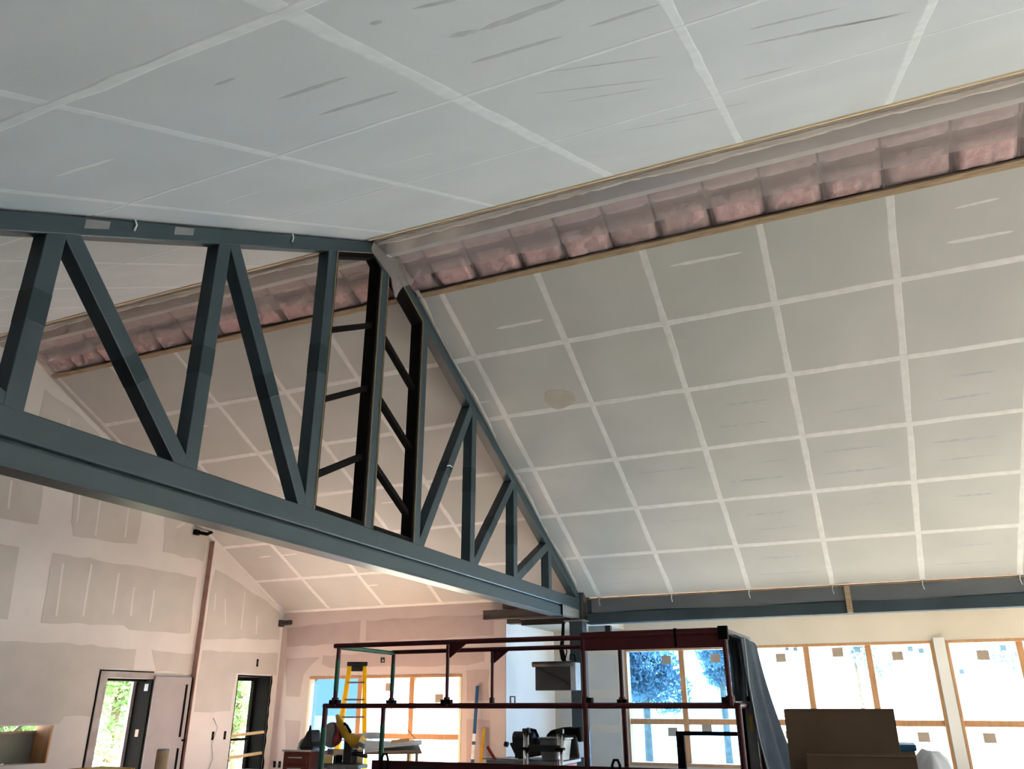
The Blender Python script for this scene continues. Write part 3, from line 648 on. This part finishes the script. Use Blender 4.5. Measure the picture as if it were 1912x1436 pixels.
tag(MB().tube([(12.95, YG-.01, -.28+H), (13.08, YG-.02, -.45+H), (12.98, YG-.02, -.75+H), (13.06, YG-.02, -1.0+H), (12.93, YG-.02, -1.3+H), (13.0, YG-.01, -1.55+H)], .005, 6).build('thin_wire', 'grey', smooth=True), 'thin grey wire dangling down the narrow gable wall', 'wire')

# ------------------------------------------------------------------ red platform lift
lf = thing('platform_lift', 'dark red and green work platform with guard rails in front of the windows', 'lift')
XN, XF = 6.45, 7.55
RZ = .49+H; MZ = -.03+H; DZ = .86
TR = .021
def post(x, y, z0, z1, m='red', r=TR, bands=()):
    o = MB().tube([(x, y, z0), (x, y, z1)], r, 10).build('post', m, lf, smooth=False)
    for a, b in bands: MB().tube([(x, y, a), (x, y, b)], r+.002, 10).build('green_band', 'green', o)
    MB().tube([(x, y, z0-.005), (x, y, z0+.07)], r+.012, 10).build('socket', 'red', o)
    return o
for x, ys, d_ in ((XN, (4.57, 3.42, 2.17, 1.03), 0), (XF, (4.65, 3.50, 2.18, 1.03), 0)):
    for i, y in enumerate(ys):
        post(x, y, MZ, RZ, 'red', TR if i != 1 else .016, ((MZ+.13, RZ-.12),) if i == 0 else ())
for x, ys in ((XN, (4.67, 2.17, .98)), (XF, (4.74, 2.17, .98))):
    for i, y in enumerate(ys):
        post(x, y, DZ, MZ, 'red', TR+.004, ((DZ+.12, MZ-.18),) if i == 0 else ())
def rail(p, q, m='red', r=TR, name='rail'): return MB().tube([p, q], r, 10).build(name, m, lf)
rail((XN, 4.62, RZ), (XN, 1.03, RZ), name='top_rail'); rail((XF, 4.67, RZ), (XF, 1.0, RZ), name='top_rail')
rail((XN, 4.58, RZ-.01), (XF, 4.65, RZ-.01), 'green', name='top_rail'); rail((XN, 1.04, RZ+.02), (XF, 1.0, RZ+.02), 'primer', name='top_rail')
rail((XN, 4.69, MZ), (XN, .98, MZ), name='mid_rail'); rail((XF, 4.76, MZ), (XF, .98, MZ), name='mid_rail')
rail((XN, 4.67, MZ), (XF, 4.74, MZ), name='mid_rail'); rail((XN, .98, MZ), (XF, .98, MZ), name='mid_rail')
MB().box(XN-.015, XN+.015, 1.04, 2.19, .385+H, .53+H).build('side_plate', 'red', lf, bevel=.005)
MB().box(XN-.03, XN+.03, 1.0, 1.07, .44+H, .54+H).build('corner_bracket', 'black', lf)
MB().box(XN-.02, XN+.02, 1.395, 1.415, .395+H, .535+H).build('plate_hinge', 'black', lf)
for x, y in ((XN, 3.42), (XF, 3.50)):
    MB().prism([(x, y+.02, RZ), (x, y-.20, RZ), (x, y-.02, RZ-.13), (x, y+.02, RZ-.13)], (.012, 0, 0)).build('gusset', 'red', lf)
MB().box(XN-.02, XN+.02, .98, 4.13, DZ, -.465+H).build('toe_board', 'red', lf, bevel=.004)
MB().box(XF-.02, XF+.02, .98, 4.72, DZ, DZ+.08).build('toe_board', 'red', lf, bevel=.004)
for y in (.96, 4.70): MB().box(XN, XF, y-.02, y+.02, DZ, DZ+.08).build('toe_board', 'red', lf)
MB().box(XN-.03, XF+.03, .93, 4.75, DZ-.09, DZ).build('deck', 'red', lf, bevel=.006)
for y in (3.99, 1.93):
    MB().tube([(XN-.03, y+.03, 1.0), (XN-.03, y+.03, 1.18), (XN-.03, y+.015, 1.215), (XN-.03, y-.015, 1.215), (XN-.03, y-.03, 1.18), (XN-.03, y-.03, 1.0)], .011, 8).build('pull_handle', 'black', lf, smooth=True)
MB().box(XN-.05, XN+.01, 3.5, 3.75, 1.03, 1.13).build('latch_box', 'dgrey', lf)
MB().tube([(XN-.005, 2.82, MZ+.015), (XN-.005, 2.82, MZ+.07), (XN-.005, 2.78, MZ+.07), (XN-.005, 2.78, MZ+.015)], .008, 6).build('pin', 'grey', lf)
for y in (2.13, 1.07): MB().box(XN-.03, XN+.03, y-.02, y+.02, MZ+.02, MZ+.06).build('latch', 'black', lf)
for x, y in ((XN, 4.57), (XF, 4.65), (XN, 3.42), (XF, 2.18)): MB().box(x-.03, x+.03, y-.045, y+.045, MZ+.015, MZ+.05).build('pivot_block', 'black', lf)
# chassis, scissor arms and wheels under the deck
MB().box(XN+.1, XF-.1, 1.1, 4.5, .25, .45).build('chassis', 'red', lf, bevel=.01)
for x in (XN+.15, XF-.15):
    MB().bar((x, 1.2, .45), (x, 4.4, .78), .05, .09, (1, 0, 0)).build('scissor_arm', 'dgrey', lf); MB().bar((x+.06, 4.4, .45), (x+.06, 1.2, .78), .05, .09, (1, 0, 0)).build('scissor_arm', 'dgrey', lf)
    for y in (1.4, 4.2): MB().tube([(x-.1, y, .2), (x+.1, y, .2)], .2, 18).build('wheel', 'blackp', lf)
ctl = MB().box(6.92, 7.22, .96, 1.06, -.62+H, -.05+H).build('control_box', 'black', lf, bevel=.008)
MB().box(6.90, 6.93, .925, 1.0, -.50+H, .0+H).build('cover_panel', 'grey', ctl, bevel=.006)
MB().box(6.895, 6.90, .945, .972, -.22+H, -.10+H).build('warning_label', 'label_y', ctl)
MB().box(6.5, 6.85, 1.0, 1.05, -.035+H, .0+H).build('bracket', 'silver', ctl)
# jacket draped over the right end of the lift
rows = []
nu, nv = 16, 26
for j in range(nv+1):
    row = []
    v = j/nv
    for i in range(nu+1):
        u = i/nu; x = 6.80+.86*u
        fold = .020*math.sin(9*u+2*v)+.012*math.sin(21*u+5*v)
        if v < .28:
            z = RZ+.05-.95*(.28-v)/.28*.62; yy = 1.07-.02*math.sin(v*11)+fold*.4
        else:
            q = (v-.28)/.72; z = RZ+.05-1.22*q; yy = .955-.06*q-.17*q*q*(.4+.8*u)+fold*(.3+1.3*q)
        if .22 < v < .34: z = min(z, RZ+.055)
        row.append(Vector((x+.03*v*math.sin(4*u), yy, z)))
    rows.append(row)
jk = tag(MB().grid(rows).build('jacket', 'jacket', smooth=True, solid=.012), 'slate blue work jacket draped over the right end of the lift', 'jacket')
jk.modifiers.new('soft', 'SUBSURF').levels = 1
MB().tube([(6.795, .93, RZ-.02), (6.80, .93, RZ-.35), (6.81, .90, RZ-.75), (6.82, .84, RZ-1.1)], .007, 6).build('zip', 'grey', jk)

# ------------------------------------------------------------------ yellow ladder
ld = thing('step_ladder', 'yellow fibreglass step ladder with black cap by the mauve wall window', 'ladder')
ZT = .60+H
vd = Vector((.83, .56, 0)); lt = Vector((-.56, .83, 0)); T0 = Vector((12.5, 8.44, 0)); Z = Vector((0, 0, 1))
Lt, Lb = T0+lt*.13+Z*ZT, T0-vd*.35+lt*.34; Rt_, Rb = T0-lt*.13+Z*ZT, T0-vd*.35-lt*.26
L2t, L2b = T0+vd*.12+lt*.12+Z*ZT, T0+vd*.8+lt*.30; R2t, R2b = T0+vd*.12-lt*.13+Z*ZT, T0+vd*.8-lt*.30
for a, b in ((Lt, Lb), (Rt_, Rb)): MB().bar(a, b, .075, .085, lt).build('front_rail', 'yellow', ld, bevel=.004)
for a, b in ((L2t, L2b), (R2t, R2b)): MB().bar(a, b, .06, .06, lt).build('rear_rail', 'yellow', ld, bevel=.004)
MB().bar(T0-vd*.06+Z*(ZT+.03), T0+vd*.2+Z*(ZT+.03), .36, .075, lt).build('top_cap', 'blackp', ld, bevel=.012)
MB().bar(T0-vd*.06+Z*(ZT-.05), T0-vd*.02+Z*(ZT-.05), .20, .09, lt).build('cap_skirt', 'blackp', ld, bevel=.01)
for k in range(1, 8):
    u = k/8; a = Lt.lerp(Lb, u); b = Rt_.lerp(Rb, u)
    MB().bar(a, b, .09, .03, vd).build('step', 'grey', ld, bevel=.003)
for u in (.3, .55, .8): MB().tube([L2t.lerp(L2b, u), R2t.lerp(R2b, u)], .012, 6).build('rear_brace', 'grey', ld)
for a, b in ((Lt.lerp(Lb, .5), L2t.lerp(L2b, .5)), (Rt_.lerp(Rb, .5), R2t.lerp(R2b, .5))): MB().bar(a, b, .02, .02, lt).build('spreader', 'grey', ld)
# ------------------------------------------------------------------ mitre saw on its stand
SX = 10.0
st = thing('saw_stand', 'grey folding stand under the mitre saw', 'stand')
MB().box(9.80, 10.15, 6.30, 7.10, .72, .77).build('beam', 'grey', st, bevel=.006)
for x in (9.85, 10.1):
    for y in (6.42, 6.98): MB().tube([(x, y, .72), (x+(x-9.97)*1.2, y+(y-6.85)*.3, 0)], .02, 8).build('leg', 'grey', st)
sw = thing('mitre_saw', 'mitre saw with mustard arm and red blade guard on a stand', 'saw')
MB().tube([(SX, 6.90, .77), (SX, 6.90, .83)], .19, 24).build('turntable', 'grey', sw)
MB().box(SX-.12, SX+.12, 6.55, 7.20, .80, .85).build('base', 'grey', sw, bevel=.01)
MB().box(SX+.06, SX+.09, 6.60, 7.20, .85, 1.03).build('fence', 'chrome', sw, bevel=.004)
MB().box(SX-.02, SX+.10, 6.74, 6.88, .85, 1.17).build('pivot', 'dgrey', sw, bevel=.02)
MB().tube([(SX+.0, 6.8, 1.12), (SX-.05, 6.60, 1.10), (SX-.09, 6.50, 1.08)], .028, 10).build('slide_tube', 'grey', sw, smooth=True)
MB().tube([(SX+.02, 6.80, .98), (SX-.02, 6.62, .97), (SX-.03, 6.48, .95)], .024, 10).build('lock_handle', 'dgrey', sw, smooth=True)
bg_ = MB().tube([(SX-.03, 7.07, 1.22), (SX+.04, 7.04, 1.22)], .15, 28).build('blade_guard', 'brightred', sw)
MB().tube([(SX-.045, 7.08, 1.27), (SX+.0, 7.06, 1.27)], .085, 20).build('guard_cap', 'grey', bg_)
MB().tube([(SX-.035, 7.075, 1.21), (SX-.033, 7.075, 1.21)], .165, 28).build('blade', 'grey', bg_)
MB().tube([(SX-.02, 7.02, 1.46), (SX-.05, 6.94, 1.36), (SX-.04, 6.86, 1.24), (SX-.01, 6.74, 1.13), (SX+.02, 6.66, 1.10)], [.025, .05, .06, .06, .05], 10).build('arm', 'mustard', sw, smooth=True)
MB().tube([(SX+.0, 6.75, 1.14), (SX+.02, 6.62, 1.12)], .085, 16).build('motor', 'mustard', sw)
MB().tube([(SX-.06, 6.86, 1.36), (SX-.08, 6.80, 1.33), (SX-.06, 6.74, 1.24)], .018, 8).build('grip', 'black', sw, smooth=True)
MB().box(SX-.10, SX-.02, 6.98, 7.16, .85, .96).build('clamp', 'chrome', sw, bevel=.01)
# tool chest with drawers and a bag
tc = thing('tool_chest', 'maroon drawer tool chest left of the mitre saw', 'cabinet')
MB().box(9.78, 10.25, 7.28, 7.72, .10, 1.0).build('body', 'maroon', tc, bevel=.008)
for k in range(6):
    dr = MB().box(9.765, 9.78, 7.31, 7.69, .16+k*.137, .275+k*.137).build('drawer', 'maroon', tc, bevel=.004)
    MB().box(9.75, 9.765, 7.38, 7.62, .235+k*.137, .25+k*.137).build('handle', 'chrome', dr)
MB().box(9.76, 10.27, 7.26, 7.74, 1.0, 1.025).build('top', 'chrome', tc, bevel=.004)
for x in (9.85, 10.18):
    for y in (7.35, 7.65): MB().tube([(x, y-.02, .05), (x, y+.02, .05)], .05, 12).build('castor', 'blackp', tc)
def lump(name, m, c, r, seed, label, cat, squash=.6):
    rnd = random.Random(seed); mb = MB(); rows = []
    for i in range(9):
        th = math.pi*i/8; row = []
        for j in range(15):
            ph = 2*math.pi*j/14; k = 1+.16*math.sin(3*ph+seed)*math.sin(2*th)+.1*math.sin(5*ph+seed*2)*math.sin(th)
            row.append(Vector((c[0]+r[0]*k*math.sin(th)*math.cos(ph), c[1]+r[1]*k*math.sin(th)*math.sin(ph), c[2]+r[2]*k*math.cos(th))))
        row[-1] = row[0]; rows.append(row)
    return tag(mb.grid(rows).build(name, m, smooth=True), label, cat)
bag = thing('tool_bag', 'black tool bag slumped on the maroon tool chest', 'bag')
MB().prism([(9.85, 7.30, 1.03), (9.85, 7.55, 1.03), (9.90, 7.50, 1.18), (9.93, 7.47, 1.27), (9.92, 7.41, 1.27), (9.88, 7.36, 1.12)], (.25, 0, 0)).build('body', 'blackp', bag, bevel=.03)
MB().tube([(9.95, 7.42, 1.24), (9.97, 7.45, 1.32), (9.99, 7.48, 1.24)], .012, 8).build('handle', 'black', bag, smooth=True)
cap = thing('hard_hat', 'pale hard hat beside the black tool bag', 'helmet')
rows = []
for i in range(8):
    th = math.pi/2*i/7
    rows.append([Vector((10.16+.09*math.sin(th)*math.cos(2*math.pi*j/18), 7.66+.10*math.sin(th)*math.sin(2*math.pi*j/18), 1.03+.13*math.cos(th))) for j in range(19)])
MB().grid(rows).build('shell', 'grey', cap, smooth=True, solid=.006)
MB().tube([(10.16, 7.66, 1.028), (10.16, 7.66, 1.04)], .11, 20).build('brim', 'grey', cap)
# plan table with drawings
pt = thing('plan_table', 'plywood work table covered with drawings before the far window', 'table')
MB().bar((11.0, 6.85, .93), (12.1, 7.55, 1.0), 1.1, .03, (.55, -.83, 0)).build('top', 'ply', pt)
for x, y in ((10.9, 7.2), (11.35, 6.5), (11.85, 7.85), (12.3, 7.2)): MB().tube([(x, y, .93), (x, y, 0)], .025, 8).build('leg', 'grey', pt)
def sheet(name, cx, cy, cz, lx, ly, rot, m, label, tilt=.05):
    rows = []
    for i in range(9):
        row = []
        for j in range(9):
            u, v = i/8-.5, j/8-.5; x = u*lx; y = v*ly
            row.append(Vector((cx+x*math.cos(rot)-y*math.sin(rot), cy+x*math.sin(rot)+y*math.cos(rot), cz+tilt*x+.012*math.sin(7*u+3*v)+.03*max(0, u*v*4))))
        rows.append(row)
    return tag(MB().grid(rows).build(name, m, smooth=True, solid=.003), label, 'paper')
sheet('drawing_sheet', 11.62, 7.15, 1.02, .95, 1.0, .5, 'paper', 'large pale blue drawing sheet spread on the plan table', .06)
sheet('drawing_sheet', 10.72, 6.95, .98, .3, .34, .6, 'paper', 'smaller curled drawing sheet at the near corner of the plan table', .1)
lump('crumpled_paper', 'paper', (11.85, 7.6, 1.13), (.13, .18, .05), 3, 'crumpled pale paper at the far edge of the drawings', 'paper')
tag(MB().bar((11.5, 7.05, 1.06), (11.7, 6.85, 1.085), .05, .03, (0, 0, 1)).build('wood_offcut', 'orange', bevel=.004), 'short tan wood offcut lying on the drawings', 'wood')
tag(MB().tube([(13.0, 8.2, .10+H), (12.8, 7.7, -.28+H), (12.6, 7.25, -.58+H)], .006, 6).build('thin_rod', 'dgrey'), 'thin dark rod slanting across the far window', 'rod')
# spirit levels against the mauve wall
def level(name, m, y0, y1, h, label, marks):
    t = thing(name, label, 'level')
    a, b = Vector((14.52, y0, .02)), Vector((14.71, y1, h))
    MB().bar(a, b, .06, .028, (0, 1, 0)).build('body', m, t, bevel=.003)
    for u in marks:
        p, q = a.lerp(b, u-.035), a.lerp(b, u+.035); MB().bar(p, q, .062, .031, (0, 1, 0)).build('vial', 'dirtyw', t)
    return t
level('spirit_level', 'blue', 7.16, 7.135, 1.92, 'tall blue spirit level leaning on the mauve wall', (.36, .42, .52))
level('spirit_level', 'mustard', 7.02, 6.98, 1.17, 'short mustard spirit level leaning right of the blue one', (.3,))
# ------------------------------------------------------------------ saw bench group in front of the column
ts = thing('table_saw', 'red bench saw with a lever in front of the steel column', 'saw')
MB().box(10.8, 11.4, 3.98, 5.0, .45, .86).build('body', 'brightred', ts, bevel=.02)
MB().box(10.72, 11.48, 3.95, 5.05, .86, .90).build('table', 'grey', ts, bevel=.006)
MB().tube([(10.75, 4.93, .90), (10.75, 5.05, 1.06)], .022, 8).build('lever', 'brightred', ts)
MB().tube([(10.75, 4.6, .915), (10.75, 5.12, .92)], .014, 8).build('fence_rail', 'chrome', ts)
for x in (10.85, 11.35):
    for y in (4.05, 4.95): MB().bar((x, y, 0), (x, y, .45), .04, .04, (1, 0, 0)).build('leg', 'dgrey', ts)
bk = thing('black_power_tool', 'black power tool lying on the red bench saw', 'tool')
MB().tube([(11.0, 4.75, 1.16), (11.0, 4.45, 1.16)], .09, 14).build('housing', 'blackp', bk)
MB().prism([(10.95, 4.82, 1.10), (10.95, 4.38, 1.18), (10.95, 4.36, .95), (10.95, 4.62, .91), (10.95, 4.72, .93)], (.22, 0, 0)).build('base', 'blackp', bk, bevel=.02)
MB().tube([(11.0, 4.62, 1.22), (11.0, 4.55, 1.28), (11.0, 4.44, 1.26), (11.0, 4.40, 1.18)], .022, 8).build('handle', 'black', bk, smooth=True)
MB().tube([(10.95, 4.83, 1.08), (10.95, 4.88, 1.09)], .035, 10).build('knob', 'blackp', bk)
MB().box(10.93, 11.0, 4.62, 4.72, .905, 1.0).build('foot', 'blackp', bk, bevel=.01)
rs = thing('roller_stand', 'chrome legged support stand beside the steel column', 'stand')
for y in (4.41, 3.93):
    MB().tube([(10.65, y, 0), (10.65, y, 1.22)], .020, 12).build('upright', 'chrome', rs, smooth=True); MB().tube([(10.65, y+.045, .6), (10.65, y+.045, 1.27)], .016, 12).build('inner_tube', 'chrome', rs, smooth=True)
    MB().box(10.62, 10.69, y-.03, y+.07, 1.24, 1.30).build('cap', 'blackp', rs, bevel=.01)
    MB().box(10.60, 10.70, y-.035, y+.075, 1.04, 1.07).build('clamp', 'black', rs, bevel=.006)
MB().box(10.63, 10.67, 3.95, 4.40, 1.02, 1.10).build('crossbar', 'dgrey', rs, bevel=.006)
pl_ = thing('black_tarpaulin', 'black tarpaulin bundle heaped behind the support stand', 'bundle')
MB().prism([(11.2, 4.38, 1.18), (11.2, 4.30, 1.26), (11.2, 4.12, 1.30), (11.2, 3.95, 1.29), (11.2, 3.86, 1.31), (11.2, 3.84, 1.12), (11.2, 4.1, 1.10)], (.35, 0, 0)).build('fold', 'black', pl_, bevel=.03)
MB().prism([(11.15, 4.36, 1.17), (11.15, 4.2, 1.22), (11.15, 3.9, 1.20), (11.15, 3.86, .92), (11.15, 4.3, .905)], (.3, 0, 0)).build('lower_fold', 'blackp', pl_, bevel=.03)
bn = thing('grey_bin', 'slate grey plastic bin behind the chrome stand', 'bin')
MB().prism([(10.75, 4.25, .905), (10.75, 3.97, .905), (10.75, 3.93, 1.16), (10.75, 4.28, 1.16)], (.3, 0, 0)).build('body', 'grey', bn, bevel=.01)
MB().box(10.73, 11.07, 3.91, 4.30, 1.16, 1.185).build('rim', 'grey', bn, bevel=.008)
# black metal frame by the windows
bf = thing('cart_frame', 'black tubular cart frame behind the right end of the lift', 'cart')
MB().box(8.97, 9.03, 1.95, 2.03, .12, -.29+H).build('upright', 'black', bf, bevel=.004)
MB().box(8.97, 9.03, 1.15, 1.23, .12, -.29+H).build('upright', 'black', bf, bevel=.004)
MB().box(8.97, 9.03, 1.23, 1.95, -.33+H, -.29+H).build('top_bar', 'black', bf, bevel=.004)
MB().box(8.5, 9.05, 1.1, 2.05, .10, .14).build('deck', 'dgrey', bf)
for x in (8.6, 8.95):
    for y in (1.2, 1.95): MB().tube([(x, y-.02, .05), (x, y+.02, .05)], .05, 12).build('castor', 'blackp', bf)
# ------------------------------------------------------------------ cardboard at lower right
def carton(name, x, y0, y1, z1, th, rot, label, flap=True):
    t = thing(name, label, 'carton'); t.location = (x, (y0+y1)/2, 0); t.rotation_euler = (0, 0, rot); hw = (y1-y0)/2
    MB().box(-th/2, th/2, -hw, hw, 0, z1).build('panel', 'card', t, bevel=.003)
    if flap: MB().bar((-th/2-.004, -hw, z1*.55), (-th/2-.004, hw, z1*.55), .05, .003, (0, 0, 1)).build('packing_tape', 'cardt', t)
    MB().prism([(-th/2, -hw, z1), (-th/2, hw*.96, z1), (-th/2-.006, hw*.96, z1-.004), (-th/2-.006, -hw, z1-.004)], (.004, 0, .003)).build('flap_edge', 'card', t)
    return t
carton('cardboard_carton', 5.5, -.06, .558, -.045+H, .07, 0, 'tall flat brown cardboard carton standing before the windows')
carton('cardboard_carton', 5.3, -.13, .445, -.285+H, .08, 0, 'shorter brown carton in front of the tall one')
bl_ = thing('blue_edged_box', 'dark blue edged box tucked behind the tall carton', 'box')
MB().box(5.62, 5.95, -.14, .02, 0, -.275+H).build('body', 'card', bl_, bevel=.006)
MB().box(5.61, 5.96, -.15, .03, -.275+H, -.24+H).build('lid', 'blue', bl_, bevel=.005)
wt = lump('plastic_bag', 'dirtyw', (6.2, -.24, -.54+H), (.13, .13, .24), 5, 'white plastic bag bulging right of the cartons', 'bag')
gs = thing('grey_stool', 'brown grey seat top left of the tall carton', 'stool')
MB().box(8.0, 8.4, .35, .75, -.30+H, -.24+H).build('seat', 'primer', gs, bevel=.01)
for x in (8.05, 8.35):
    for y in (.4, .7): MB().bar((x, y, 0), (x, y, -.30+H), .03, .03, (1, 0, 0)).build('leg', 'grey', gs)
# cardboard tube and case at lower left
tb = thing('cardboard_tube', 'upright tan cardboard tube before the grey door', 'tube')
MB().tube([(7.87, 8.0, 0), (7.87, 8.0, -.53+H)], .072, 20).build('wall', 'cardt', tb)
MB().tube([(7.87, 8.0, -.53+H), (7.87, 8.0, -.515+H)], .066, 20).build('end_plug', 'silver', tb)
yb = thing('olive_case', 'olive yellow case top at the foot of the doorway', 'case')
MB().box(7.3, 7.75, 8.3, 8.85, .2, .885).build('body', 'label_y', yb, bevel=.02)
MB().box(7.29, 7.76, 8.29, 8.86, .885, .915).build('lid', 'mustard', yb, bevel=.01)
for y in (8.42, 8.7): MB().box(7.27, 7.3, y, y+.06, .84, .92).build('latch', 'blackp', yb)
MB().box(7.2, 7.85, 8.25, 8.9, 0, .2).build('plinth', 'woodd', yb)

# ------------------------------------------------------------------ outdoors
def tree(name, label, x, y, h, r, zc, nleaf, lm, group, seed, ls=.16):
    rnd = random.Random(seed); t = thing(name, label, 'tree', group)
    MB().tube([(x, y, -.3), (x+.05, y, h*.4), (x-.05, y+.1, h*.8)], [.12, .09, .04], 8).build('trunk', 'bark', t, smooth=True)
    mb = MB()
    cl = [(Vector((x, y, zc))+Vector((rnd.gauss(0, r*.45), rnd.gauss(0, r*.45), rnd.gauss(0, r*.5))), r*rnd.uniform(.3, .55)) for _ in range(14)]
    for k in range(nleaf):
        c, cr = rnd.choice(cl); d = Vector((rnd.gauss(0, 1), rnd.gauss(0, 1), rnd.gauss(0, 1))).normalized()*cr*rnd.uniform(.6, 1.05); p = c+d
        a = Vector((rnd.gauss(0, 1), rnd.gauss(0, 1), rnd.gauss(0, 1))).normalized(); b = a.orthogonal().normalized(); s_ = ls*rnd.uniform(.6, 1.3)
        mb.add([p-a*s_, p+b*s_*.5, p+a*s_, p-b*s_*.5], [(0, 1, 2, 3)])
    mb.build('foliage', lm, t, recalc=False)
    return t
for i, (x, y, h, r, zc) in enumerate(((14.3, 16.2, 4.5, 1.35, 1.7), (18.6, 16.4, 5.0, 1.4, 1.6), (11.2, 15.8, 4.0, 1.0, 1.6), (17.9, 20.3, 6.0, 1.5, 2.6), (23.0, 20.0, 6.0, 1.6, 2.4))):
    tree('garden_tree', ['leafy green tree filling the doorway', 'leafy green tree seen through the battened window', 'green tree beyond the pass-through opening', 'taller green tree behind the one in the doorway', 'large green tree farther out behind the battened window'][i], x, y, h, r, zc, 6000, 'leaf', 'green trees beyond the gable', 20+i, .085)
for i, (x, y, h, r, zc) in enumerate(((23.5, 6.1, 5.0, 1.55, 2.75), (27.5, 4.6, 5.0, 1.35, 3.6), (52, 1.0, 7, 2.0, 5.0), (56, -8.0, 7, 2.2, 5.0))):
    tree('yard_tree', ['dark tree nearest the left end of the window band', 'dark tree right of the nearest one, seen over the lift', 'distant tree over the middle of the window band', 'distant tree toward the right of the window band'][i], x, y, h, r, zc, 11000 if i < 2 else 2500, 'leafb', 'trees beyond the window band', 40+i, .075 if i < 2 else .12)
